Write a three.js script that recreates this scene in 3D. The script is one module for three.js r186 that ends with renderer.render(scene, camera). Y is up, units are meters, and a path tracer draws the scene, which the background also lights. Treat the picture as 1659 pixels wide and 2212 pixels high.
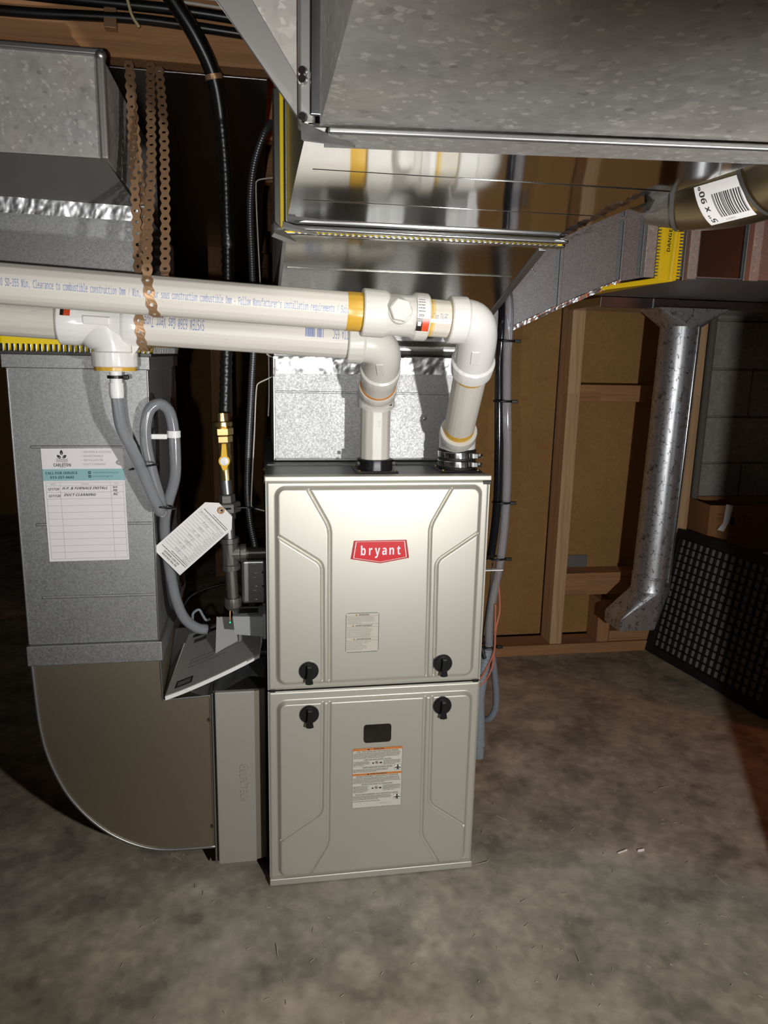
import * as THREE from 'three';
import { RoundedBoxGeometry } from 'three/addons/geometries/RoundedBoxGeometry.js';
import { ConvexGeometry } from 'three/addons/geometries/ConvexGeometry.js';
import { mergeGeometries, mergeVertices, toCreasedNormals } from 'three/addons/utils/BufferGeometryUtils.js';
import { FontLoader } from 'three/addons/loaders/FontLoader.js';
import { TextGeometry } from 'three/addons/geometries/TextGeometry.js';

// ---------------------------------------------------------------- camera, lights, exposure
const W = 1659, H = 2212;
const scene = new THREE.Scene();
scene.background = new THREE.Color(0x000000);
const camera = new THREE.PerspectiveCamera(69.31, W / H, 0.02, 30);
camera.position.set(-0.2319, 1.1194, 1.409);
camera.rotation.set(-0.20804, -0.1687, 0.02221, 'YXZ');
scene.add(camera);
const renderer = new THREE.WebGLRenderer({ antialias: true });
renderer.toneMapping = THREE.LinearToneMapping;
renderer.toneMappingExposure = 1.0;
renderer.shadowMap.enabled = true;

const LIGHT = new THREE.Vector3(0.26, 0.83, 1.41);           // hand torch on a stand, right of the picture
const torchLight = new THREE.SpotLight(0xffffff, 4.65, 0, 1.05, 0.6, 2);
torchLight.position.copy(LIGHT);
torchLight.target.position.set(0.24, 0.72, -0.1);
torchLight.castShadow = true; torchLight.shadow.radius = 0.9; torchLight.shadow.mapSize.set(2048, 2048); torchLight.shadow.bias = -0.0005;
scene.add(torchLight, torchLight.target);
const FLASH = new THREE.Vector3(-0.29, 1.105, 1.432);        // lamp of the phone held beside the camera, turned to the left
const flashLight = new THREE.SpotLight(0xffffff, 2.1, 0, 0.68, 0.9, 2);
flashLight.position.copy(FLASH);
flashLight.target.position.set(-0.46, 1.26, -0.2);
flashLight.castShadow = true; flashLight.shadow.radius = 0.35; flashLight.shadow.mapSize.set(2048, 2048); flashLight.shadow.bias = -0.0005;
scene.add(flashLight, flashLight.target);
const BULB = new THREE.Vector3(2.85, 1.25, 1.055);           // bare bulb in the next room, seen through the doorway
const bulbLight = new THREE.PointLight(0xff8a50, 2.5, 0, 2);
bulbLight.position.copy(BULB); bulbLight.castShadow = true; bulbLight.shadow.radius = 1.5;
scene.add(bulbLight);

// ---------------------------------------------------------------- helpers
let seed = 7;
const rnd = () => { seed = (seed * 1664525 + 1013904223) >>> 0; return seed / 4294967296; };
const V = (x, y, z) => new THREE.Vector3(x, y, z);
const lerp = (a, b, t) => a + (b - a) * t;
const sst = (a, b, x) => { const t = Math.min(1, Math.max(0, (x - a) / (b - a))); return t * t * (3 - 2 * t); };
const names = {};
const numbered = (n) => { names[n] = (names[n] ?? -1) + 1; return names[n] ? `${n}_${String(names[n]).padStart(3, '0')}` : n; };
const bases = new Map();
function thing(name, label, category, base, group) {
  const o = new THREE.Group(); o.name = numbered(name); scene.add(o); o.position.set(...base);
  o.userData = { label, category }; if (group) o.userData.group = group;
  bases.set(o, base); return o;
}
function struct(name, base = [0, 0, 0]) { const o = new THREE.Group(); o.name = name; o.userData.kind = 'structure'; o.position.set(...base); scene.add(o); bases.set(o, base); return o; }
function part(parent, name, geo, mat, label) {               // geometry is given in room coordinates
  const b = bases.get(parent); geo.translate(-b[0], -b[1], -b[2]);
  const m = new THREE.Mesh(geo, mat); m.name = name; if (label) m.userData.label = label;
  parent.add(m); bases.set(m, b); return m;
}
function single(name, label, category, geo, mat, group) {    // a thing that is one mesh
  geo.computeBoundingBox(); const c = geo.boundingBox.getCenter(V(0, 0, 0)); c.y = geo.boundingBox.min.y;
  geo.translate(-c.x, -c.y, -c.z);
  const m = new THREE.Mesh(geo, mat); m.name = numbered(name); m.position.copy(c); m.userData = { label, category };
  if (group) m.userData.group = group; scene.add(m); bases.set(m, c.toArray()); return m;
}
function uvMetres(g) {                                       // box-projected texture coordinates in metres
  g = g.index ? g.toNonIndexed() : g;
  const p = g.attributes.position, uv = new Float32Array(p.count * 2), a = V(0, 0, 0), b = V(0, 0, 0), c = V(0, 0, 0);
  for (let i = 0; i < p.count; i += 3) {
    a.fromBufferAttribute(p, i); b.fromBufferAttribute(p, i + 1); c.fromBufferAttribute(p, i + 2);
    const n = b.clone().sub(a).cross(c.clone().sub(a)); const ax = Math.abs(n.x), ay = Math.abs(n.y), az = Math.abs(n.z);
    [a, b, c].forEach((q, k) => { const u = ax > ay && ax > az ? [q.z, q.y] : ay > az ? [q.x, q.z] : [q.x, q.y]; uv[(i + k) * 2] = u[0]; uv[(i + k) * 2 + 1] = u[1]; });
  }
  g.setAttribute('uv', new THREE.BufferAttribute(uv, 2)); return g;
}
function rbox(x0, x1, y0, y1, z0, z1, r = 0.0015, seg = 1) {
  const w = x1 - x0, h = y1 - y0, d = z1 - z0; r = Math.min(r, w / 2.01, h / 2.01, d / 2.01);
  const g = new RoundedBoxGeometry(w, h, d, seg, r); g.translate((x0 + x1) / 2, (y0 + y1) / 2, (z0 + z1) / 2); return uvMetres(g);
}
function bar(p0, p1, w, t, up = V(0, 0, 1), r = 0.001) {      // rectangular bar from p0 to p1, w across, t along up
  const d = p1.clone().sub(p0), L = d.length(); d.normalize();
  const n = up.clone().addScaledVector(d, -up.dot(d)).normalize(), s = d.clone().cross(n);
  let g = new RoundedBoxGeometry(L, w, t, 1, Math.min(r, w / 2.1, t / 2.1)); g = uvMetres(g);
  g.applyMatrix4(new THREE.Matrix4().makeBasis(d, s.negate(), n).setPosition(p0.clone().add(p1).multiplyScalar(0.5))); return g;
}
// closed solid from 8 corners: bottom a b c d (counter-clockwise seen from above), top e f g h
function hexa(P) {
  const q = [[3, 2, 1, 0], [4, 5, 6, 7], [0, 1, 5, 4], [1, 2, 6, 5], [2, 3, 7, 6], [3, 0, 4, 7]], pos = [];
  for (const f of q) for (const k of [0, 1, 2, 0, 2, 3]) pos.push(...P[f[k]]);
  const g = new THREE.BufferGeometry(); g.setAttribute('position', new THREE.Float32BufferAttribute(pos, 3)); g.computeVertexNormals(); return uvMetres(g);
}
// polygon in x,y extruded from z0 to z1
function prismXY(pts, z0, z1, bevel = 0) {
  const s = new THREE.Shape(pts.map((p) => new THREE.Vector2(p[0], p[1])));
  const g = new THREE.ExtrudeGeometry(s, { depth: z1 - z0 - 2 * bevel, bevelEnabled: bevel > 0, bevelSize: bevel, bevelThickness: bevel, bevelOffset: -bevel, bevelSegments: 2, curveSegments: 24 });
  g.translate(0, 0, z0 + bevel); return uvMetres(g);
}
// generalized tube: centre points, radii, optional reference direction for v = 0.5
function sweep(pts, radii, n = 24, ref = V(0, 0, 1), norm = false, caps = true, crease = 0.5, squash = 1) {
  const m = pts.length, T = [], rad = (i) => (typeof radii === 'number' ? radii : radii[i]);
  for (let i = 0; i < m; i++) { let a = i, b = i; while (a > 0 && pts[a].distanceTo(pts[i]) < 1e-6) a--; while (b < m - 1 && pts[b].distanceTo(pts[i]) < 1e-6) b++; T.push(pts[b].clone().sub(pts[a]).normalize()); }
  let N = ref.clone().addScaledVector(T[0], -ref.dot(T[0])); if (N.length() < 0.05) { N = V(0, 1, 0).addScaledVector(T[0], -T[0].y); } N.normalize();
  const pos = [], uv = [], idx = []; let len = 0, total = 0; for (let i = 1; i < m; i++) total += pts[i].distanceTo(pts[i - 1]);
  for (let i = 0; i < m; i++) {
    if (i) { len += pts[i].distanceTo(pts[i - 1]); N.addScaledVector(T[i], -N.dot(T[i])).normalize(); }
    const B = T[i].clone().cross(N);
    for (let k = 0; k <= n; k++) {
      const a = (k / n) * 2 * Math.PI + Math.PI, r = rad(i), c = Math.cos(a) * r, s = Math.sin(a) * r * (typeof squash === 'number' ? squash : squash[i]);
      pos.push(pts[i].x + N.x * c + B.x * s, pts[i].y + N.y * c + B.y * s, pts[i].z + N.z * c + B.z * s);
      uv.push(norm ? len / total : len, norm ? 1 - k / n : (1 - k / n) * 2 * Math.PI * rad(i));
    }
  }
  for (let i = 0; i < m - 1; i++) for (let k = 0; k < n; k++) { const a = i * (n + 1) + k, b = a + n + 1; idx.push(a, b, a + 1, b, b + 1, a + 1); }
  if (caps) for (const e of [0, m - 1]) { const c = pos.length / 3; pos.push(pts[e].x, pts[e].y, pts[e].z); uv.push(0, 0); for (let k = 0; k < n; k++) { const a = e * (n + 1) + k; e ? idx.push(c, a + 1, a) : idx.push(c, a, a + 1); } }
  const flip = []; for (let i = 0; i < idx.length; i += 3) flip.push(idx[i], idx[i + 2], idx[i + 1]);
  const g = new THREE.BufferGeometry(); g.setAttribute('position', new THREE.Float32BufferAttribute(pos, 3)); g.setAttribute('uv', new THREE.Float32BufferAttribute(uv, 2)); g.setIndex(flip);
  g.computeVertexNormals(); return crease ? toCreasedNormals(g, crease) : g;
}
const spline = (pts, n = 60, t = 0.5) => new THREE.CatmullRomCurve3(pts.map((p) => V(...p)), false, 'centripetal', t).getSpacedPoints(n);
const tube = (pts, r, n = 60, seg = 14) => sweep(spline(pts, n), r, seg, V(0, 0, 1), false, true, 0);
const ring = (c, axis, r0, r1, h, n = 32) => {               // collar round a pipe: bore r0, outside r1, length h, centred on c
  const a = axis.clone().normalize(), p = (t) => c.clone().addScaledVector(a, t * h);
  return sweep([p(-0.5), p(-0.5), p(-0.42), p(0.42), p(0.5), p(0.5)], [r0, r1 * 0.985, r1, r1, r1 * 0.985, r0], n, V(0, 0, 1), false, false, 0.4);
};
// collar of stations (distance along the axis, radius)
const turned = (c, axis, st, n = 32, ref) => { const a = axis.clone().normalize(); return sweep(st.map(([t]) => c.clone().addScaledVector(a, t)), st.map((s) => s[1]), n, ref ?? V(0, 0, 1)); };
const hexNut = (c, axis, r, h) => turned(c, axis, [[0, 0.001], [0, r * 0.9], [h * 0.12, r], [h * 0.88, r], [h, r * 0.9], [h, 0.001]], 6, V(0.5, 0, 0.87));
function plate(w, h, t, pts, r = 0) {                         // printed plate in its own x,y, uv 0..1 over the front
  const s = new THREE.Shape();
  if (pts) pts.forEach((p, i) => (i ? s.lineTo(p[0], p[1]) : s.moveTo(p[0], p[1])));
  else if (r) { const a = w / 2, b = h / 2; s.moveTo(-a + r, -b); s.lineTo(a - r, -b); s.quadraticCurveTo(a, -b, a, -b + r); s.lineTo(a, b - r); s.quadraticCurveTo(a, b, a - r, b); s.lineTo(-a + r, b); s.quadraticCurveTo(-a, b, -a, b - r); s.lineTo(-a, -b + r); s.quadraticCurveTo(-a, -b, -a + r, -b); }
  else { s.moveTo(-w / 2, -h / 2); s.lineTo(w / 2, -h / 2); s.lineTo(w / 2, h / 2); s.lineTo(-w / 2, h / 2); }
  const g = new THREE.ExtrudeGeometry(s, { depth: t, bevelEnabled: false, curveSegments: 6 });
  const p = g.attributes.position, uv = g.attributes.uv;
  for (let i = 0; i < p.count; i++) uv.setXY(i, p.getX(i) / w + 0.5, p.getY(i) / h + 0.5);
  return g;
}
// label bent round a pipe: axis point c, axis a, centre direction d, radius r, length along axis, arc in radians
function wrap(c, a, d, r, length, arc, flip = 1) {
  const g = new THREE.PlaneGeometry(1, 1, 2, 14), p = g.attributes.position; a = a.clone().normalize(); d = d.clone().addScaledVector(a, -d.dot(a)).normalize(); const e = d.clone().cross(a).negate();
  for (let i = 0; i < p.count; i++) { const t = p.getY(i) * arc, u = p.getX(i) * length, q = c.clone().addScaledVector(a, u).addScaledVector(d, Math.cos(t) * r).addScaledVector(e, -Math.sin(t) * r * flip); p.setXYZ(i, q.x, q.y, q.z); }
  g.computeVertexNormals(); return g;
}
// sheet with crumples
function crumple(p00, p10, p01, nx, ny, amp, s0) {
  const g = new THREE.PlaneGeometry(1, 1, nx, ny), p = g.attributes.position, u = p10.clone().sub(p00), v = p01.clone().sub(p00), n = u.clone().cross(v).normalize(), L = u.length(), Hh = v.length();
  for (let i = 0; i < p.count; i++) { const a = p.getX(i) + 0.5, b = p.getY(i) + 0.5, f = fbm(a * L * 70 + s0, b * Hh * 70, 4096, 2, s0) - 0.5, r = Math.abs(fbm(a * L * 150, b * Hh * 110 + s0, 4096, 2, s0 + 3) - 0.5), q = p00.clone().addScaledVector(u, a).addScaledVector(v, b).addScaledVector(n, (f * 1.0 + 0.9 * r) * amp); p.setXYZ(i, q.x, q.y, q.z); }
  g.computeVertexNormals(); return g;
}
const merge = (l) => mergeGeometries(l.map((g) => { g = g.index ? g.toNonIndexed() : g; for (const k of Object.keys(g.attributes)) if (!['position', 'normal', 'uv'].includes(k)) g.deleteAttribute(k); g.clearGroups(); return g; }));
const R = (p, x = 0, y = 0, z = 0) => new THREE.Matrix4().makeRotationFromEuler(new THREE.Euler(x, y, z)).setPosition(V(...p));

// ---------------------------------------------------------------- textures
function hash2(x, y, s) { let h = (x * 374761393 + y * 668265263 + s * 1274126177) | 0; h = Math.imul(h ^ (h >>> 13), 1274126177); h ^= h >>> 16; return (h >>> 0) / 4294967296; }
function vnoise(x, y, per, s) {
  const xi = Math.floor(x), yi = Math.floor(y), fx = x - xi, fy = y - yi, u = fx * fx * (3 - 2 * fx), v = fy * fy * (3 - 2 * fy), w = (a) => ((a % per) + per) % per;
  const a = hash2(w(xi), w(yi), s), b = hash2(w(xi + 1), w(yi), s), c = hash2(w(xi), w(yi + 1), s), d = hash2(w(xi + 1), w(yi + 1), s);
  return a + (b - a) * u + (c - a) * v + (a - b - c + d) * u * v;
}
function fbm(x, y, per, oct, s) { let f = 0, a = 0.5, t = 0; for (let i = 0; i < oct; i++) { f += a * vnoise(x, y, per, s + i); t += a; a *= 0.5; x *= 2; y *= 2; per *= 2; } return f / t; }
function dataTex(n, m, fn, srgb, sx, sy = sx) {                // fn(u, v) -> [r, g, b] 0..1, tile covers sx by sy metres
  const d = new Uint8Array(n * m * 4);
  for (let j = 0; j < m; j++) for (let i = 0; i < n; i++) { const c = fn((i + 0.5) / n, (j + 0.5) / m), k = (j * n + i) * 4; d[k] = Math.min(255, Math.max(0, c[0] * 255)); d[k + 1] = Math.min(255, Math.max(0, c[1] * 255)); d[k + 2] = Math.min(255, Math.max(0, c[2] * 255)); d[k + 3] = 255; }
  const t = new THREE.DataTexture(d, n, m); t.wrapS = t.wrapT = THREE.RepeatWrapping; t.magFilter = THREE.LinearFilter; t.minFilter = THREE.LinearMipmapLinearFilter; t.generateMipmaps = true;
  if (srgb) t.colorSpace = THREE.SRGBColorSpace; t.repeat.set(1 / sx, 1 / sy); t.needsUpdate = true; return t;
}
function cells(u, v, n, s) {                                   // tiling cell pattern: [cell random, second random, edge distance]
  const x = u * n, y = v * n, xi = Math.floor(x), yi = Math.floor(y); let d1 = 9, d2 = 9, r = 0, q = 0;
  for (let j = -1; j <= 1; j++) for (let i = -1; i <= 1; i++) {
    const cx = ((xi + i) % n + n) % n, cy = ((yi + j) % n + n) % n, px = xi + i + hash2(cx, cy, s), py = yi + j + hash2(cx, cy, s + 1), d = (px - x) ** 2 + (py - y) ** 2;
    if (d < d1) { d2 = d1; d1 = d; r = hash2(cx, cy, s + 2); q = hash2(cx, cy, s + 3); } else if (d < d2) d2 = d;
  }
  return [r, q, Math.sqrt(d2) - Math.sqrt(d1)];
}
function canvasTex(w, h, draw) { const c = document.createElement('canvas'); c.width = w; c.height = h; const x = c.getContext('2d'); draw(x, w, h); const t = new THREE.CanvasTexture(c); t.colorSpace = THREE.SRGBColorSpace; t.anisotropy = 8; return t; }
const grey = (v) => [v, v, v];
// new galvanised sheet: fine speckle
const zincFine = dataTex(1024, 1024, (u, v) => { const c = cells(u, v, 150, 11), f = fbm(u * 6, v * 6, 6, 4, 31); return grey(0.84 + 0.22 * (c[0] - 0.5) + 0.08 * (f - 0.5)); }, false, 0.36);
const zincFineR = dataTex(1024, 1024, (u, v) => { const c = cells(u, v, 150, 11), f = fbm(u * 4, v * 4, 4, 4, 41); return grey(0.86 + 0.17 * (c[1] - 0.5) + 0.10 * (f - 0.5)); }, false, 0.36);
// old galvanised sheet: large flakes
const zincOld = dataTex(1024, 1024, (u, v) => {
  const w = fbm(u * 60, v * 60, 60, 3, 3) * 0.022, a = cells(u + w, v + w, 34, 51), b = cells(u - w, v + 0.6 * w, 70, 61), f = fbm(u * 7, v * 7, 7, 5, 71), t = fbm(u * 4, v * 4, 4, 3, 81);
  let k = 0.62 + 0.07 * (a[0] - 0.5) + 0.06 * (b[0] - 0.5) + 0.20 * (f - 0.5); if (b[1] > 0.90) k += 0.22 * sst(0.03, 0.3, b[2]); if (a[1] > 0.95) k += 0.12 * sst(0.02, 0.2, a[2]); if (b[1] < 0.02) k -= 0.12;
  return [k * (1 + 0.08 * (t - 0.5)), k, k * (0.97 - 0.10 * (t - 0.5))];
}, false, 0.34);
const zincOldR = dataTex(512, 512, (u, v) => { const a = cells(u, v, 40, 51), f = fbm(u * 5, v * 5, 5, 4, 72); return grey(0.82 + 0.2 * (a[1] - 0.5) + 0.2 * (f - 0.5)); }, false, 0.42);
// galvanised round pipe: dark feathery marks
const zincPipe = dataTex(1024, 1024, (u, v) => { const w = fbm(u * 9, v * 9, 9, 3, 88) * 0.05, a = cells(u, v, 20, 91), t = fbm(u * 18 + w * 10, v * 18 - w * 10, 4096, 3, 93), m = fbm(u * 16, v * 16, 16, 3, 95), f = fbm(u * 10, v * 10, 10, 4, 97); let k = 0.86 + 0.10 * (a[0] - 0.5) + 0.14 * (f - 0.5); k -= 0.55 * sst(0.05, 0.025, Math.abs(t - 0.5)) * sst(0.48, 0.54, m); return grey(k); }, false, 0.24);
const woodTex = (s, base, dark) => dataTex(256, 1024, (u, v) => {
  const w = fbm(u * 4, v * 3, 1024, 4, s), g = fbm(u * 26 + w * 4, v * 2, 1024, 3, s + 3), f = fbm(u * 90, v * 9, 1024, 2, s + 5), k = 0.5 * g + 0.3 * f + 0.2 * w;
  const kn = cells(u, v, 5, s + 9); return base.map((c, i) => lerp(dark[i], c, sst(0.1, 0.75, k)) * (kn[0] > 0.8 && kn[2] > 0.8 ? 0.62 : 1));
}, true, 0.25, 1.0);
const woodOld = woodTex(101, [0.71, 0.52, 0.35], [0.58, 0.41, 0.26]), woodStud = woodTex(131, [0.84, 0.69, 0.52], [0.70, 0.54, 0.38]), woodDark = woodTex(151, [0.50, 0.40, 0.30], [0.38, 0.30, 0.22]);
const fibreTex = dataTex(512, 512, (u, v) => { const f = fbm(u * 5, v * 5, 5, 5, 201), g = fbm(u * 90, v * 90, 90, 2, 211), k = 0.92 + 0.12 * (f - 0.5) + 0.10 * (g - 0.5); return [0.69 * k, 0.525 * k, 0.30 * k]; }, true, 0.8);
const concreteTex = dataTex(2048, 2048, (u, v) => {
  const a = fbm(u * 5, v * 5, 5, 6, 301), b = fbm(u * 13, v * 13, 13, 6, 311), c = fbm(u * 120, v * 120, 120, 3, 321), d = fbm(u * 4, v * 4, 4, 5, 331), e = fbm(u * 34, v * 34, 34, 5, 341);
  let k = 0.635 + 0.08 * (a - 0.5) + 0.07 * (b - 0.5) + 0.18 * (c - 0.5) + 0.22 * (e - 0.5);
  k += 0.05 * sst(0.56, 0.68, b) * sst(0.50, 0.62, e); k -= 0.05 * sst(0.40, 0.28, e);
  const warm = d - 0.5; return [k * (1.0 + 0.10 * warm), k * 0.925, k * (0.80 - 0.12 * warm)];
}, true, 2.6);
const concreteBump = dataTex(512, 512, (u, v) => grey(fbm(u * 24, v * 24, 24, 5, 311)), false, 0.65);
const blockTex = dataTex(512, 512, (u, v) => { const a = fbm(u * 4, v * 4, 4, 5, 401), c = fbm(u * 70, v * 70, 70, 2, 421), k = 0.62 + 0.16 * (a - 0.5) + 0.12 * (c - 0.5); return [k, k * 0.97, k * 0.92]; }, true, 0.7);
const pvcTex = dataTex(512, 256, (u, v) => { const a = fbm(u * 6, v * 6, 6, 4, 501), c = fbm(u * 20, v * 60, 60, 2, 511), s = cells(u, v, 30, 521), k = 0.965 + 0.05 * (a - 0.5) + 0.03 * (c - 0.5) - (s[1] > 0.985 && s[2] > 0.3 ? 0.06 : 0); return [0.86 * k, 0.835 * k, 0.785 * k]; }, true, 0.5, 0.19);

// ---------------------------------------------------------------- materials
const std = (o) => new THREE.MeshStandardMaterial(o), phy = (o) => new THREE.MeshPhysicalMaterial(o);
const M = {
  zinc: std({ color: 0xb6b6b4, map: zincFine, roughnessMap: zincFineR, roughness: 0.64, metalness: 1 }),
  zincDim: std({ color: 0x9c9d9d, map: zincFine, roughnessMap: zincFineR, roughness: 0.62, metalness: 0.9 }),
  smooth: std({ color: 0xc6c7ca, roughness: 0.22, metalness: 1 }), zincWarm: std({ color: 0xd2c09c, roughness: 0.28, metalness: 1 }),
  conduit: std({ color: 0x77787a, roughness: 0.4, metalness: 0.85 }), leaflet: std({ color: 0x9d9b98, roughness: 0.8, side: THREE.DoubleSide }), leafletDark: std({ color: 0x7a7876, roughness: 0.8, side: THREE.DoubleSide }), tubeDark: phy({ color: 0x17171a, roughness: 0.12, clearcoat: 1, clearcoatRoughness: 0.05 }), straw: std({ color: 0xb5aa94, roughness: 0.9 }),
  zincFlat: std({ color: 0xc8c6be, map: zincFine, roughness: 0.17, metalness: 1 }),
  zincBright: std({ color: 0xdcdcda, roughness: 0.07, metalness: 1 }),
  zincSoft: std({ color: 0xc4c4be, map: zincFine, roughness: 0.34, metalness: 0.95 }),
  zincOld: std({ color: 0xc9c5c0, map: zincOld, roughnessMap: zincOldR, roughness: 0.7, metalness: 0.45 }),
  zincPlain: std({ color: 0x8f8c88, roughness: 0.5, metalness: 0.7 }),
  zincPipe: std({ color: 0xd4d6d8, map: zincPipe, roughness: 0.42, metalness: 0.85 }),
  boot: std({ color: 0xa89c88, roughness: 0.47, metalness: 1 }),
  foil: std({ color: 0xc8c8c8, roughness: 0.42, metalness: 1 }),
  steel: std({ color: 0x9a9a98, roughness: 0.38, metalness: 0.9 }),
  darkSteel: std({ color: 0x55544f, roughness: 0.45, metalness: 0.8 }),
  iron: std({ color: 0x6a6762, roughness: 0.5, metalness: 0.7 }),
  chrome: std({ color: 0xd8d8d6, roughness: 0.18, metalness: 1 }),
  brass: std({ color: 0xcbb27a, roughness: 0.3, metalness: 1 }),
  copper: std({ color: 0xbf9873, roughness: 0.45, metalness: 0.6 }),
  beige: std({ color: 0xcac6b9, roughness: 0.44, metalness: 0.5 }),
  cabinet: std({ color: 0xaaa69c, roughness: 0.5, metalness: 0.25 }),
  cabinetDark: std({ color: 0x8d8577, roughness: 0.5, metalness: 0.3 }),
  deck: std({ color: 0x6b6f6c, roughness: 0.4, metalness: 0.5 }),
  black: std({ color: 0x141414, roughness: 0.38 }),
  blackMatte: std({ color: 0x16150f, roughness: 0.8 }),
  rubber: std({ color: 0x1b1b1c, roughness: 0.55 }),
  glass: phy({ color: 0x0a0a0b, roughness: 0.08, clearcoat: 1, clearcoatRoughness: 0.05 }),
  pvc: std({ color: 0xffffff, map: pvcTex, roughness: 0.4 }),
  fitting: std({ color: 0xe6e3dd, roughness: 0.22 }),
  fittingDull: std({ color: 0xd9d5cb, roughness: 0.36 }),
  primer: std({ color: 0xd3a53c, roughness: 0.3 }),
  primerRust: std({ color: 0xc07a2a, roughness: 0.35 }),
  yellow: std({ color: 0xf0cf1c, roughness: 0.38 }),
  yellowHandle: std({ color: 0xe9b51e, roughness: 0.3 }),
  whitePlastic: std({ color: 0xeceae6, roughness: 0.4 }),
  greyPlastic: std({ color: 0x9c9d9a, roughness: 0.45 }),
  paper: std({ color: 0xe9e6e1, roughness: 0.85 }),
  vinyl: phy({ color: 0xaeb0b3, roughness: 0.14, transmission: 0.55, thickness: 0.004, ior: 1.45, clearcoat: 0.6 }),
  vinylClear: phy({ color: 0xdfe2e8, roughness: 0.04, transmission: 0.8, thickness: 0.003, ior: 1.5, clearcoat: 1, clearcoatRoughness: 0.03 }),
  vinylDark: phy({ color: 0x7f868f, roughness: 0.2, transmission: 0.35, thickness: 0.004, ior: 1.45 }),
  sleeve: phy({ color: 0xf2f4f6, roughness: 0.12, transmission: 0.92, thickness: 0, ior: 1.4 }),
  hoseGrey: std({ color: 0x7c8388, roughness: 0.4 }),
  woodOld: std({ map: woodOld, roughness: 0.8 }), woodStud: std({ map: woodStud, roughness: 0.8 }), woodDark: std({ map: woodDark, roughness: 0.85 }),
  fibre: std({ map: fibreTex, roughness: 0.85 }),
  concrete: std({ map: concreteTex, roughness: 0.82, bumpMap: concreteBump, bumpScale: 0.0016 }),
  block: std({ map: blockTex, roughness: 0.9 }), mortar: std({ color: 0x8b857a, roughness: 0.95 }),
  plaster: std({ color: 0x6e675e, roughness: 0.95 }), dark: std({ color: 0x2a2622, roughness: 0.95 }),
  filterFrame: std({ color: 0x151414, roughness: 0.7 }), filterMesh: std({ color: 0x0d0d0d, roughness: 0.6 }), filterMedia: std({ color: 0x807c76, roughness: 0.95 }),
  carton: std({ color: 0x9a6d42, roughness: 0.9 }),
  panSheet: std({ color: 0xb4b4b2, roughness: 0.3, metalness: 1 }),
  wireYellow: std({ color: 0xc9b98a, roughness: 0.6 }), wireWhite: std({ color: 0xcfc8bb, roughness: 0.6 }), wireOrange: std({ color: 0xa9644c, roughness: 0.45 }), wireBlack: std({ color: 0x121212, roughness: 0.35 }),
};
const printed = (tex, o = {}) => std({ map: tex, roughness: 0.6, ...o });

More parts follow.
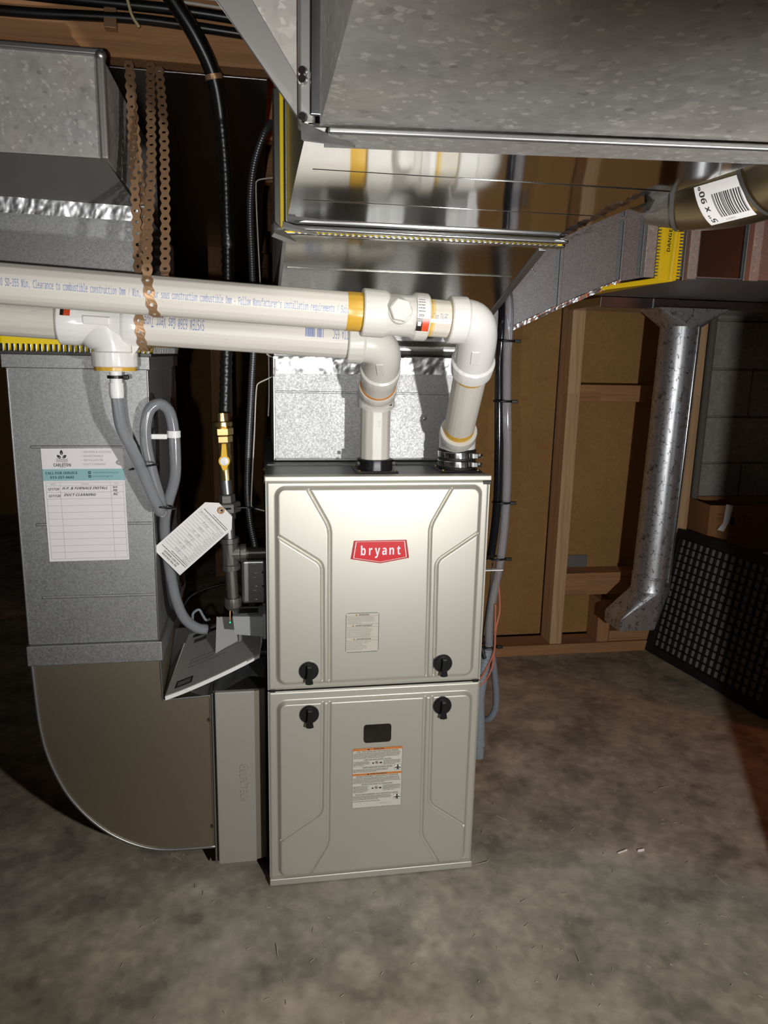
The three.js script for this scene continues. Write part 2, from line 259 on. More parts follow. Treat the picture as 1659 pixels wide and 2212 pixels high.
// ---------------------------------------------------------------- the room
{
  const across = (g) => { const t = g.attributes.uv; for (let i = 0; i < t.count; i++) t.setXY(i, t.getY(i), t.getX(i)); return g; };
  const slab = (x0, x1, y0, y1, z0, z1) => uvMetres(new THREE.BoxGeometry(x1 - x0, y1 - y0, z1 - z0).translate((x0 + x1) / 2, (y0 + y1) / 2, (z0 + z1) / 2));
  const f = struct('floor'); part(f, 'floor_slab', slab(-2.3, 4.3, -0.12, 0, -4.0, 3.4), M.concrete);
  const c = struct('ceiling'); part(c, 'subfloor', slab(-2.3, 4.3, 1.81, 1.86, -4.0, 3.4), M.woodDark);
  for (const z of [-3.3, -2.6, -1.9, -1.0, -0.55, -0.1, 0.36, 0.77, 1.18, 1.59, 2.0, 2.5]) part(c, 'joist', across(rbox(-2.19, z < -1.2 ? -0.16 : z < 0.1 ? 1.94 : 1.94, 1.612, 1.808, z, z + 0.042, 0.002)), M.woodOld);
  // stud wall behind the furnace; left of it the basement goes on into the dark
  const w = struct('wall_back');
  const studs = [-0.16, 0.33, 0.862, 1.338];
  part(w, 'sheathing', slab(-0.16, 1.387, 0, 1.81, -1.37, -1.31), M.block);
  for (let i = 0; i < 3; i++) part(w, 'fibre_panel', rbox(studs[i] + 0.052, studs[i + 1] - 0.003, 0.05, 1.8, -1.25, -1.236, 0.001), M.fibre);
  studs.forEach((x) => { part(w, 'stud', rbox(x, x + 0.049, 0.042, 1.8, -1.235, -1.14, 0.003), M.woodStud); });
  part(w, 'sill_plate', across(rbox(-0.16, 1.387, 0, 0.042, -1.24, -1.135, 0.003)), M.woodOld);
  part(w, 'blocking', across(rbox(0.914, 1.336, 0.972, 1.032, -1.232, -1.165, 0.002)), M.woodOld);
  part(w, 'blocking', across(rbox(0.914, 1.2, 0.235, 0.322, -1.232, -1.15, 0.002)), M.woodOld);
  part(w, 'short_stud', rbox(1.055, 1.105, 0.043, 0.215, -1.232, -1.142, 0.002), M.woodOld);
  part(w, 'blocking', across(rbox(1.108, 1.336, 0.043, 0.085, -1.232, -1.145, 0.002)), M.woodOld);
  part(w, 'metal_patch', rbox(0.918, 1.03, 0.325, 0.372, -1.235, -1.228, 0.0005), M.zincPlain);
  const wp = struct('wall_partition'); part(wp, 'wall_panel', slab(-0.16, -0.06, 0, 1.81, -3.95, -1.37), M.fibre);
  const wd = struct('wall_far'); part(wd, 'wall_panel', slab(-2.2, -0.16, 0, 1.81, -4.0, -3.9), M.fibre);
  for (const x of [-0.95, -0.46]) part(wd, 'post', rbox(x, x + 0.10, 0, 1.61, -2.4, -2.3, 0.003), M.woodOld);
  // concrete blocks to the right of the stud wall
  const bw = struct('wall_block');
  part(bw, 'mortar_bed', rbox(1.39, 4.25, 0, 1.8, -1.37, -1.262, 0.001), M.mortar);
  part(bw, 'pipe_chase', sweep([V(1.455, 0.05, -1.22), V(1.455, 1.3, -1.22)], 0.014, 12), M.plaster);
  for (let r = 0; r < 10; r++) for (let k = 0; k < 3; k++) { const x0 = 1.475 + k * 0.392 - (r % 2 ? 0.196 : 0), a = Math.max(1.475, x0), b = Math.min(2.02, x0 + 0.386); if (b - a > 0.02) part(bw, 'concrete_block', rbox(a, b, r * 0.183 + 0.002, r * 0.183 + 0.178, -1.30, -1.252, 0.004), M.block); }
  // right wall with a doorway to a lit room
  const wr = struct('wall_right');
  part(wr, 'wall_panel', slab(1.95, 2.05, 0, 1.81, -1.25, 0.155), M.plaster);
  part(wr, 'wall_panel', slab(1.95, 2.05, 0, 1.81, 0.69, 3.3), M.plaster);
  const wo = struct('wall_outer'); part(wo, 'wall_panel', slab(4.2, 4.3, 0, 1.81, -1.26, 3.3), M.plaster);
  const wl = struct('wall_left'); part(wl, 'wall_panel', slab(-2.3, -2.2, 0, 1.81, -4.0, 3.3), M.plaster);
  const wf = struct('wall_front'); part(wf, 'wall_panel', slab(-2.3, 4.3, 0, 1.81, 3.3, 3.4), M.plaster);
}
{ // lamp fittings
  const d = torchLight.target.position.clone().sub(LIGHT).normalize();
  const t = thing('work_light', 'small black hand torch clamped on a thin tripod stand', 'torch', [LIGHT.x, 0, LIGHT.z + 0.05]);
  const back = LIGHT.clone().addScaledVector(d, -0.016);
  part(t, 'torch_body', turned(back, d.clone().negate(), [[0, 0.004], [0, 0.021], [0.03, 0.022], [0.05, 0.015], [0.13, 0.014], [0.13, 0.002]], 24), M.black);
  part(t, 'lens', turned(back.clone().addScaledVector(d, 0.0015), d, [[0, 0.001], [0, 0.018], [0.002, 0.018], [0.002, 0.001]], 24), std({ color: 0xffffff, emissive: 0xfffaf2, emissiveIntensity: 3 }));
  const hub = back.clone().addScaledVector(d, -0.09);
  part(t, 'pole', sweep([V(hub.x, 0.3, hub.z), V(hub.x, hub.y - 0.012, hub.z)], 0.008, 10), M.black);
  for (let k = 0; k < 3; k++) { const a = k * 2.094 + 0.5; part(t, 'leg', sweep([V(hub.x, 0.32, hub.z), V(hub.x + 0.22 * Math.cos(a), 0.005, hub.z + 0.22 * Math.sin(a))], 0.006, 8), M.black); }
  const ph = thing('phone', 'slim black phone with its lamp lit, held up beside the camera', 'phone', [-0.33, 1.02, 1.44]);
  part(ph, 'phone_body', rbox(-0.345, -0.273, 0.975, 1.122, 1.4345, 1.4425, 0.003, 3), M.black);
  part(ph, 'phone_lamp', turned(V(FLASH.x, FLASH.y, 1.4342), V(0, 0, -1), [[0, 0.0005], [0, 0.0032], [0.0006, 0.0032], [0.0006, 0.0005]], 16), std({ color: 0xffffff, emissive: 0xffffff, emissiveIntensity: 3 }));
  const b = thing('light_bulb', 'bare warm bulb on a cord in the next room', 'lamp', [BULB.x, 1.2, BULB.z]);
  part(b, 'bulb', turned(V(BULB.x, BULB.y - 0.045, BULB.z), V(0, 1, 0), [[0, 0.001], [0.003, 0.014], [0.02, 0.029], [0.045, 0.031], [0.07, 0.02], [0.085, 0.013], [0.085, 0.001]], 20), std({ color: 0xffe0c0, emissive: 0xff9a5c, emissiveIntensity: 4 }));
  part(b, 'socket', turned(V(BULB.x, BULB.y + 0.042, BULB.z), V(0, 1, 0), [[0, 0.001], [0, 0.018], [0.05, 0.02], [0.06, 0.006], [0.06, 0.001]], 18), M.black);
  part(b, 'cord', sweep([V(BULB.x, BULB.y + 0.1, BULB.z), V(BULB.x, 1.81, BULB.z)], 0.004, 8), M.black);
  const p = thing('shade_post', 'added unseen steel post outside the picture, blocking torch light from the right edge', 'post', [0.772, 0, 0.5]);  // added, unseen: stands only to keep the torch off the right edge
  part(p, 'column', sweep([V(0.772, 0.012, 0.5), V(0.772, 1.6, 0.5)], 0.057, 32), M.iron);
  part(p, 'base_plate', rbox(0.70, 0.84, 0, 0.012, 0.425, 0.575, 0.002), M.iron);
  part(p, 'top_plate', rbox(0.70, 0.84, 1.6, 1.612, 0.425, 0.575, 0.002), M.iron);
}
// ---------------------------------------------------------------- furnace
function doorGeo(x0, x1, y0, y1, rr, lines) {                 // pressed steel door front: raised field with grooves
  const nx = 250, ny = 250, g = new THREE.PlaneGeometry(x1 - x0, y1 - y0, nx, ny), p = g.attributes.position;
  g.translate((x0 + x1) / 2, (y0 + y1) / 2, 0);
  const [a, b, c, d, rad] = rr, mx = (a + b) / 2, my = (c + d) / 2, hx = (b - a) / 2 - rad, hy = (d - c) / 2 - rad;
  const seg = (px, py, s) => { const dx = s[2] - s[0], dy = s[3] - s[1], t = Math.min(1, Math.max(0, ((px - s[0]) * dx + (py - s[1]) * dy) / (dx * dx + dy * dy))); return Math.hypot(px - s[0] - dx * t, py - s[1] - dy * t); };
  for (let i = 0; i < p.count; i++) {
    const x = p.getX(i), y = p.getY(i), qx = Math.abs(x - mx) - hx, qy = Math.abs(y - my) - hy, sd = Math.hypot(Math.max(qx, 0), Math.max(qy, 0)) + Math.min(Math.max(qx, qy), 0) - rad;
    let h = 0.0095 * sst(0.0005, -0.0075, sd);
    if (sd < -0.006) { let m = 9; for (const l of lines) for (const s of l) m = Math.min(m, seg(x, y, s)); h -= 0.0052 * (1 - sst(0.0004, 0.0036, m)); }
    const e = Math.min(x - x0, x1 - x, y - y0, y1 - y); h -= 0.003 * (1 - sst(0, 0.004, e));
    p.setZ(i, h);
  }
  g.computeVertexNormals(); return g;
}
const smoothLine = (pts, r = 0.014) => { const o = []; let prev = pts[0]; for (let i = 1; i < pts.length - 1; i++) { const A = pts[i - 1], B = pts[i], C = pts[i + 1], la = Math.hypot(A[0] - B[0], A[1] - B[1]), lc = Math.hypot(C[0] - B[0], C[1] - B[1]), p = [lerp(B[0], A[0], r / la), lerp(B[1], A[1], r / la)], q = [lerp(B[0], C[0], r / lc), lerp(B[1], C[1], r / lc)]; o.push([...prev, ...p]); prev = p; for (let k = 1; k <= 5; k++) { const t = k / 5, n = [(1 - t) ** 2 * p[0] + 2 * t * (1 - t) * B[0] + t * t * q[0], (1 - t) ** 2 * p[1] + 2 * t * (1 - t) * B[1] + t * t * q[1]]; o.push([...prev, ...n]); prev = n; } } o.push([...prev, ...pts[pts.length - 1]]); return o; };
const textLines = (x, y0, n, dy, w0, w1, h, col) => { x.fillStyle = col; for (let i = 0; i < n; i++) { let p = w0; const end = w1 - (i === n - 1 ? (w1 - w0) * 0.35 : (w1 - w0) * 0.08 * rnd()); while (p < end) { const l = (2 + rnd() * 6) * h * 0.6; x.fillRect(p, y0 + i * dy, Math.min(l, end - p), h); p += l + h * 0.55; } } };
const fitText = (x, s, cx, y, maxW, font, align = 'center') => { x.font = font; x.textAlign = align; const w = x.measureText(s).width; x.save(); x.translate(cx, y); x.scale(Math.min(1, maxW / w), 1); x.fillText(s, 0, 0); x.restore(); };
{
  const F = thing('furnace', 'tall beige gas furnace with two pressed doors and a red name badge', 'furnace', [0, 0, -0.36]);
  part(F, 'casing', rbox(-0.2225, 0.2225, 0.004, 0.884, -0.72, -0.012, 0.003), M.darkSteel);
  part(F, 'top_deck', rbox(-0.2225, 0.2225, 0.882, 0.889, -0.72, -0.006, 0.002), M.deck);
  part(F, 'top_flange', rbox(-0.218, 0.218, 0.888, 0.892, -0.19, -0.148, 0.001), M.deck);
  part(F, 'top_trim', rbox(-0.2245, 0.2245, 0.8795, 0.8905, -0.02, 0.0045, 0.0025, 3), M.beige);
  part(F, 'base_trim', rbox(-0.2225, 0.2245, 0.002, 0.0178, -0.02, 0.006, 0.0025, 3), M.beige);
  const rU = [-0.2048, 0.2055, 0.4625, 0.8712, 0.02], rL = [-0.2045, 0.2075, 0.0205, 0.428, 0.02];
  const up = part(F, 'upper_door', doorGeo(-0.2215, 0.2215, 0.4505, 0.8795, rU, [
    smoothLine([[-0.142, 0.866], [-0.1, 0.79], [-0.098, 0.463]]), smoothLine([[-0.2, 0.774], [-0.114, 0.717], [-0.112, 0.463]]),
    smoothLine([[0.142, 0.866], [0.101, 0.79], [0.104, 0.463]]), smoothLine([[0.2, 0.774], [0.116, 0.717], [0.12, 0.463]])]), M.beige);
  const lo = part(F, 'lower_door', doorGeo(-0.2215, 0.2235, 0.018, 0.447, rL, [
    smoothLine([[-0.112, 0.426], [-0.113, 0.17], [-0.2, 0.111]]), smoothLine([[-0.098, 0.426], [-0.099, 0.096], [-0.14, 0.022]]),
    smoothLine([[0.102, 0.427], [0.105, 0.096], [0.147, 0.022]]), smoothLine([[0.117, 0.427], [0.12, 0.172], [0.204, 0.109]])]), M.beige);
  for (const [y0, y1] of [[0.4505, 0.8795], [0.018, 0.447]]) { part(F, 'door_edge', rbox(-0.2225, -0.2205, y0, y1, -0.018, -0.0025, 0.0006), M.beige); part(F, 'door_edge', rbox(0.2205, 0.2235, y0, y1, -0.018, -0.0025, 0.0006), M.beige); }
  part(F, 'door_gap_seal', rbox(-0.2215, 0.2215, 0.4465, 0.451, -0.012, -0.0028, 0.0005), M.black);
  for (const x of [-0.219, 0.207]) part(F, 'door_clip', rbox(x, x + 0.012, 0.4468, 0.4518, -0.004, 0.0012, 0.0008), M.black);
  part(F, 'corner_clip', rbox(0.208, 0.225, 0.872, 0.879, -0.01, 0.003, 0.001), M.black);
  for (const [x, y, door] of [[-0.14, 0.495, up], [0.137, 0.4975, up], [-0.139, 0.4, lo], [0.1395, 0.4025, lo]]) {
    const k = part(door, 'latch_knob', turned(V(x, y, 0.008), V(0, 0, 1), [[0, 0.001], [0, 0.0196], [0.006, 0.0196], [0.0085, 0.018], [0.009, 0.001]], 36), M.black);
    const s = new THREE.Shape(); s.moveTo(-0.0042, 0.014); s.lineTo(0.0042, 0.014); s.lineTo(0.0048, -0.004); s.lineTo(0.0078, -0.0225); s.quadraticCurveTo(0, -0.026, -0.0078, -0.0225); s.lineTo(-0.0048, -0.004);
    const g = new THREE.ExtrudeGeometry(s, { depth: 0.010, bevelEnabled: true, bevelSize: 0.0012, bevelThickness: 0.0016, bevelOffset: -0.0012, bevelSegments: 3 }); g.translate(x, y, 0.016);
    if (!bases.has(k)) bases.set(k, bases.get(F)); const gr = new THREE.Mesh(g, M.black); const b = bases.get(F); g.translate(-b[0], -b[1], -b[2]); gr.name = 'latch_grip'; door.add(gr);
  }
  // viewing window
  part(lo, 'viewing_window', plate(0.058, 0.0415, 0.0025, null, 0.008).translate(0.003, 0.348, 0.0088), M.glass);
  // red badge
  const badge = canvasTex(1024, 448, (x, w, h) => {
    const P = (k) => [[0.045 + k * 0.9, k], [0.955 - k * 0.9, k], [1 - k, 0.79 - k * 0.9], [0.505, 1 - k * 1.25], [k, 0.79 - k * 0.9]].map(([a, b]) => [a * w, b * h]);
    const fill = (k, c) => { x.fillStyle = c; x.beginPath(); P(k).forEach(([a, b], i) => (i ? x.lineTo(a, b) : x.moveTo(a, b))); x.closePath(); x.fill(); };
    x.fillStyle = '#b9202c'; x.fillRect(0, 0, w, h); fill(0.0, '#b9202c'); fill(0.04, '#f3e6dc'); fill(0.056, '#d8232a');
    x.fillStyle = '#f6eef2'; x.textAlign = 'center'; x.textBaseline = 'alphabetic'; x.font = 'bold 250px sans-serif'; 'bryant'.split('').forEach((ch, i) => { x.save(); x.translate(w * (0.208 + i * 0.122), h * 0.63); x.scale(0.70, 1); x.fillText(ch, 0, 0); x.restore(); });
  });
  part(up, 'name_badge', plate(0.117, 0.047, 0.002, [[-0.0525, 0.0235], [0.0525, 0.0235], [0.0585, -0.0135], [0.0005, -0.0235], [-0.0585, -0.0135]]).translate(0.0005, 0.7395, 0.0092), printed(badge, { roughness: 0.3 }), 'red name badge with white lettering');
  // warning labels
  seed = 99;
  const w1 = canvasTex(640, 800, (x, w, h) => {
    x.fillStyle = '#c9c3b3'; x.fillRect(0, 0, w, h); x.strokeStyle = '#37342c'; x.lineWidth = 9; x.strokeRect(5, 5, w - 10, h - 10); x.lineWidth = 3;
    const head = (y, s) => { x.strokeStyle = '#403c33'; x.beginPath(); x.moveTo(0, y - 44); x.lineTo(w, y - 44); x.moveTo(0, y + 18); x.lineTo(w, y + 18); x.stroke(); x.fillStyle = '#3a3730'; x.font = 'bold 42px sans-serif'; x.textAlign = 'center'; x.fillText(s, w / 2 + 30, y + 8); const m = x.measureText(s).width / 2, tx = w / 2 - m - 15; x.fillStyle = '#b3965a'; x.beginPath(); x.moveTo(tx, y - 34); x.lineTo(tx - 26, y + 10); x.lineTo(tx + 26, y + 10); x.fill(); x.fillStyle = '#3a3730'; x.fillRect(tx - 3, y - 20, 6, 18); };
    const para = (y, l, ww) => { x.fillStyle = '#3c382f'; x.font = '22px sans-serif'; x.textAlign = 'left'; l.forEach((s, i) => { x.save(); x.translate(26, y + i * 27); x.scale(Math.min(1, (ww - 40) / x.measureText(s).width), 1); x.fillText(s, 0, 0); x.restore(); }); };
    head(48, 'WARNING'); para(98, ['This product can expose you to chemicals including', 'Lead and Lead components, which are known to the', 'State of California to cause cancer and birth defects', 'or other reproductive harm. For more information go', 'to www.P65Warnings.ca.gov'], w);
    head(268, 'AVERTISSEMENT'); para(318, ['Ce produit peut vous exposer a des agents', 'chimiques, y compris le plomb et les composes de', 'plomb, identifies par l\u2019Etat de Californie comme', 'pouvant causer le cancer et des malformations', 'congenitales ou autres troubles de l\u2019appareil', 'reproducteur. Pour de plus amples informations,', 'prière de consulter www.P65Warnings.ca.gov'], w);
    head(540, 'ADVERTENCIA'); para(590, ['Este producto puede exponerle a quimicos que', 'incluyen plomo y compuestos de plomo,', 'que es conocido por el Estado', 'de California como causante de cancer', 'y defectos de nacimiento u otros daños', 'reproductivos. Para mayor informacion,', 'visite www.P65Warnings.ca.gov'], w - 60); x.font = '15px sans-serif'; x.textAlign = 'right'; x.fillText('339833-201 REV. B', w - 24, h - 14);
  });
  part(up, 'warning_label', plate(0.0675, 0.084, 0.0004, null, 0.005).translate(-0.0325, 0.5715, 0.0093), printed(w1), 'grey three-language warning label');
  const w2 = canvasTex(760, 980, (x, w, h) => {
    x.fillStyle = '#d3cebf'; x.fillRect(0, 0, w, h); x.strokeStyle = '#7c776a'; x.lineWidth = 6; x.strokeRect(3, 3, w - 6, h - 6);
    const bandAt = (y, hh, s) => { x.fillStyle = '#d4803c'; x.fillRect(3, y, w - 6, hh); x.fillStyle = '#3a2716'; fitText(x, s, w / 2 + 20, y + hh - 8, 260, 'bold 34px sans-serif'); x.beginPath(); x.moveTo(w / 2 - 140, y + 6); x.lineTo(w / 2 - 160, y + hh - 6); x.lineTo(w / 2 - 120, y + hh - 6); x.fill(); };
    const t = (s, y, m) => { x.fillStyle = '#38342c'; fitText(x, s, w / 2, y, m, 'bold 29px sans-serif'); }, ln = (y, n, a, b) => textLines(x, y, n, 19, a, b, 9, '#6b665b'), rule = (y) => { x.fillStyle = '#8b8577'; x.fillRect(6, y, w - 12, 3); };
    const trio = (y) => { x.fillStyle = '#2c2a25'; x.fillRect(300, y + 24, 26, 22); x.fillRect(412, y + 22, 36, 24); x.strokeStyle = '#7c2d24'; x.lineWidth = 6; x.beginPath(); x.arc(368, y + 26, 22, 0, 7); x.moveTo(352, y + 10); x.lineTo(384, y + 42); x.stroke(); x.fillStyle = '#3a3730'; x.fillRect(358, y + 18, 20, 18); };
    const fig = (y) => { x.fillStyle = '#e6e2d6'; x.fillRect(642, y, 100, 84); x.strokeStyle = '#6a655a'; x.lineWidth = 4; x.strokeRect(642, y, 100, 84); x.fillStyle = '#1f1d1a'; x.beginPath(); x.arc(692, y + 16, 13, 0, 7); x.fill(); x.lineWidth = 15; x.strokeStyle = '#1f1d1a'; x.beginPath(); x.moveTo(650, y + 58); x.lineTo(692, y + 36); x.lineTo(736, y + 56); x.stroke(); x.beginPath(); x.moveTo(680, y + 80); x.lineTo(692, y + 46); x.lineTo(706, y + 80); x.stroke(); };
    bandAt(5, 38, 'WARNING'); t('FIRE, EXPLOSION AND ASPHYXIATION HAZARD', 72, 640); ln(84, 5, 14, w - 20); t('FIRE AND EXPLOSION HAZARD', 206, 420); ln(218, 4, 14, 270); ln(218, 4, 470, w - 16); trio(218); rule(300); t('CARBON MONOXIDE POISONING HAZARD', 330, 460); ln(344, 3, 14, 560); fig(300);
    bandAt(372 + 40, 34, 'AVERTISSEMENT'); t('RISQUE D\u2019INCENDIE, D\u2019EXPLOSION ET D\u2019ASPHYXIE', 474, 640); ln(486, 5, 14, w - 20); t('RISQUE D\u2019INCENDIE OU D\u2019EXPLOSION', 606, 470); ln(622, 6, 14, 250); ln(622, 5, 470, w - 16); trio(630); t('RISQUE D\u2019EMPOISONNEMENT PAR LE MONOXYDE DE CARBONE', 770, 660); ln(782, 4, 14, 610); fig(786); ln(868, 1, 14, 660); x.fillStyle = '#6b665b'; x.font = '16px sans-serif'; x.textAlign = 'left'; x.fillText('336600-201 REV. C', 420, 925);
  });
  part(lo, 'warning_label', plate(0.1065, 0.1395, 0.0004, null, 0.004).translate(0.0045, 0.2453, 0.0093), printed(w2), 'white and orange warning label');
  // vent collars on the top deck
  for (const [x, z] of [[0.0, -0.078], [0.174, -0.082]]) {
    const fl = part(F, 'vent_flange', rbox(x - 0.043, x + 0.043, 0.889, 0.8925, z - 0.04, z + 0.04, 0.001), M.darkSteel);
    for (const [a, b] of [[-1, -1], [1, -1], [-1, 1], [1, 1]]) part(fl, 'screw', turned(V(x + a * 0.0365, 0.892, z + b * 0.0335), V(0, 1, 0), [[0, 0.001], [0, 0.0034], [0.0018, 0.0034], [0.0028, 0.002], [0.0028, 0.0005]], 10), M.brass);
  }
  for (const [y, z] of [[0.897, -0.12], [0.88, -0.06]]) part(F, 'side_screw', turned(V(-0.2225, y - 0.012, z), V(-1, 0, 0), [[0, 0.001], [0, 0.004], [0.003, 0.003], [0.003, 0.0005]], 10), M.brass);
}
// ---------------------------------------------------------------- supply plenum, transition and trunk
let T0;
const flexTeeth = (p0, p1, n, w, len, up, t = 0.0012) => { const l = [], d = p1.clone().sub(p0); for (let i = 0; i < n; i++) { const c = p0.clone().addScaledVector(d, (i + 0.5) / n); l.push(bar(c.clone().addScaledVector(up, 0), c.clone().addScaledVector(up, len), w, t, d.clone().normalize().cross(up).normalize())); } return merge(l); };
{
  const Z = M.zinc, B = -0.66;
  const S = thing('supply_plenum', 'new galvanized supply plenum on top of the furnace with foil tape round its joint', 'duct', [0, 0.892, -0.42]);
  part(S, 'plenum_box', rbox(-0.2005, 0.206, 0.8925, 1.10, B, -0.185, 0.002), Z);
  for (const x0 of [0]) part(S, 'cross_bead', rbox(-0.198, 0.197, 1.038, 1.0425, -0.1862, -0.1835, 0.0012, 2), Z);
  part(S, 'bottom_hem', rbox(-0.199, 0.199, 0.894, 0.899, -0.187, -0.1825, 0.001), M.steel);
  part(S, 'edge_hem', rbox(-0.203, -0.199, 0.894, 1.10, -0.19, -0.1835, 0.001), M.steel);
  for (const [x, y] of [[-0.179, 0.98], [-0.154, 0.98], [0.126, 0.986]]) part(S, 'screw', turned(V(x, y, -0.185), V(0, 0, 1), [[0, 0.001], [0, 0.0046], [0.001, 0.0046], [0.001, 0.0035], [0.004, 0.003], [0.004, 0.0005]], 12), M.chrome);
  part(S, 'bend_band', sweep([V(-0.198, 1.135, -0.197), V(0.2, 1.135, -0.197)], 0.0285, 28, V(0, 0, 1), false, true, 0.5, 0.62), M.zincSoft);
  part(S, 'foil_tape', crumple(V(-0.202, 1.078, -0.181), V(0.2, 1.082, -0.181), V(-0.202, 1.113, -0.178), 120, 10, 0.0035, 5), M.foil);
  part(S, 'foil_tape', crumple(V(-0.2035, 1.06, -0.183), V(-0.203, 1.06, -0.3), V(-0.2035, 1.112, -0.183), 40, 14, 0.0035, 15), M.foil);
  // flared transition
  part(S, 'transition', hexa([[-0.2, 1.10, -0.192], [0.208, 1.10, -0.192], [0.208, 1.10, B], [-0.2, 1.10, B], [-0.2, 1.172, -0.186], [0.232, 1.172, -0.186], [0.232, 1.172, B], [-0.2, 1.172, B]]), Z);
  part(S, 'transition', hexa([[-0.2, 1.172, -0.186], [0.232, 1.172, -0.186], [0.232, 1.172, B], [-0.2, 1.172, B], [-0.193, 1.288, 0.306], [0.192, 1.288, 0.306], [0.192, 1.288, B], [-0.193, 1.288, B]]), M.zincFlat);
  part(S, 'edge_hem', bar(V(-0.1985, 1.176, -0.172), V(-0.1925, 1.285, 0.29), 0.006, 0.003, V(0, -0.97, 0.24)), M.steel);
  part(S, 'edge_hem', bar(V(0.2325, 1.176, -0.176), V(0.1935, 1.283, 0.285), 0.012, 0.006, V(0, -0.97, 0.24)), M.steel);
  part(S, 'cross_bead', bar(V(-0.186, 1.2535, 0.161), V(0.19, 1.2535, 0.161), 0.004, 0.003, V(0, -0.97, 0.24)), M.zincFlat);
  part(S, 'drive_cleat', rbox(-0.2061, 0.2192, 1.2811, 1.2908, 0.2961, 0.3131, 0.003, 2), M.chrome);
  part(S, 'drive_cleat', rbox(-0.2093, -0.198, 1.29, 1.4682, 0.2839, 0.3131, 0.003, 2), M.darkSteel);
  part(S, 'yellow_flex_collar', rbox(-0.2028, 0.2135, 1.2839, 1.2916, 0.3098, 0.3163, 0.002), M.yellow);
  part(S, 'yellow_flex_collar', rbox(-0.2005, -0.1947, 1.29, 1.4698, 0.3098, 0.3195, 0.002), M.yellow);
  part(S, 'crimp_teeth', flexTeeth(V(-0.182, 1.2833, 0.313), V(0.203, 1.2833, 0.313), 46, 0.0045, 0.013, V(0, 0, 1)), M.chrome);
  part(S, 'cleat_tab', hexa([[-0.2125, 1.2754, 0.3285], [-0.1801, 1.2705, 0.292], [-0.1785, 1.273, 0.3082], [-0.2093, 1.2786, 0.3406], [-0.2125, 1.29, 0.3285], [-0.1801, 1.2718, 0.292], [-0.1785, 1.2746, 0.3082], [-0.2093, 1.2924, 0.3406]]), M.steel);
  part(S, 'plenum_head', rbox(-0.193, 0.192, 1.287, 1.468, B, 0.3, 0.002), Z);
  // shiny new trunk section
  const T = thing('trunk_section', 'shiny new trunk duct section whose mirror-like underside reflects the white pipes', 'duct', [0.0, 1.29, 0.55]);
  part(T, 'duct_body', rbox(-0.1915, 0.203, 1.2965, 1.4535, 0.3244, 0.795, 0.002), M.smooth);
  const under = (z) => 1.291 + 0.085 * (z - 0.32) * (0.8 - z);
  { const g = new THREE.PlaneGeometry(1, 1, 30, 60), p = g.attributes.position; for (let i = 0; i < p.count; i++) { const x = lerp(-0.1922, 0.2038, p.getX(i) + 0.5), z = lerp(0.3205, 0.797, p.getY(i) + 0.5); p.setXYZ(i, x, under(z) + 0.0009 * (fbm(x * 7 + 3, z * 7, 64, 2, 9) - 0.5), z); } g.computeVertexNormals(); part(T, 'bottom_panel', g, M.zincBright, 'mirror-like bottom panel'); }
  part(T, 'drive_cleat', rbox(-0.198, 0.2135, 1.2835, 1.2912, 0.326, 0.3374, 0.003, 2), M.chrome);
  part(T, 'cleat_tab', hexa([[-0.198, 1.2835, 0.3487], [-0.1494, 1.2803, 0.3212], [-0.1494, 1.2815, 0.3276], [-0.198, 1.2847, 0.3568], [-0.198, 1.29, 0.3487], [-0.1494, 1.2815, 0.3212], [-0.1494, 1.2827, 0.3276], [-0.198, 1.2916, 0.3568]]), M.steel);
  for (const z of [0.484, 0.634]) part(T, 'cross_bead', rbox(-0.178, 0.199, under(z) - 0.0007, under(z) + 0.0012, z - 0.0011, z + 0.0011, 0.0006), M.zincBright);
  part(T, 'side_cleat', rbox(-0.1996, -0.1866, 1.29, 1.4763, 0.774, 0.7926, 0.003), M.zincPlain);
  for (const y of [1.3216, 1.3273, 1.2957]) part(T, 'screw', turned(V(-0.1964, y, 0.7926), V(-0.3, 0, 1), [[0, 0.001], [0, 0.004], [0.003, 0.003], [0.003, 0.0005]], 10), M.chrome);
  T0 = T;
  const O = thing('trunk_section', 'old flaky-galvanized trunk duct section running overhead across the top of the picture', 'duct', [0.0, 1.29, 1.4]);
  part(O, 'duct_body', hexa([[-0.1834, 1.2908, 2.1307], [0.207, 1.2908, 2.1307], [0.207, 1.2908, 0.8347], [-0.1834, 1.2908, 0.7902], [-0.1834, 1.4722, 2.1307], [0.207, 1.4722, 2.1307], [0.207, 1.4722, 0.8347], [-0.1834, 1.4722, 0.7902]].map((p) => p)), M.zincOld);
  part(T, 'end_flange', hexa([[-0.1761, 1.2859, 0.7991], [0.207, 1.2859, 0.8412], [0.207, 1.2876, 0.7861], [-0.1761, 1.2876, 0.744], [-0.1761, 1.288, 0.7991], [0.207, 1.288, 0.8412], [0.207, 1.2908, 0.7861], [-0.1761, 1.2908, 0.744]]), M.zincOld);
  part(T, 'flange_hem', bar(V(-0.1777, 1.2861, 0.7983), V(0.207, 1.2861, 0.8404), 0.005, 0.005, V(0, 1, 0), 0.002), M.steel);
  part(T, 'cleat_tab', hexa([[-0.198, 1.2786, 0.7983], [-0.1542, 1.2835, 0.7683], [-0.1526, 1.2839, 0.7634], [-0.1947, 1.2827, 0.778], [-0.198, 1.2908, 0.7983], [-0.1542, 1.2855, 0.7683], [-0.1526, 1.2859, 0.7634], [-0.1947, 1.2908, 0.778]]), M.steel);
  // old branch going up and left beside it
  const K = thing('branch_duct', 'old galvanized branch duct slanting up to the left from the overhead trunk', 'duct', [-0.25, 1.3, 0.7]);
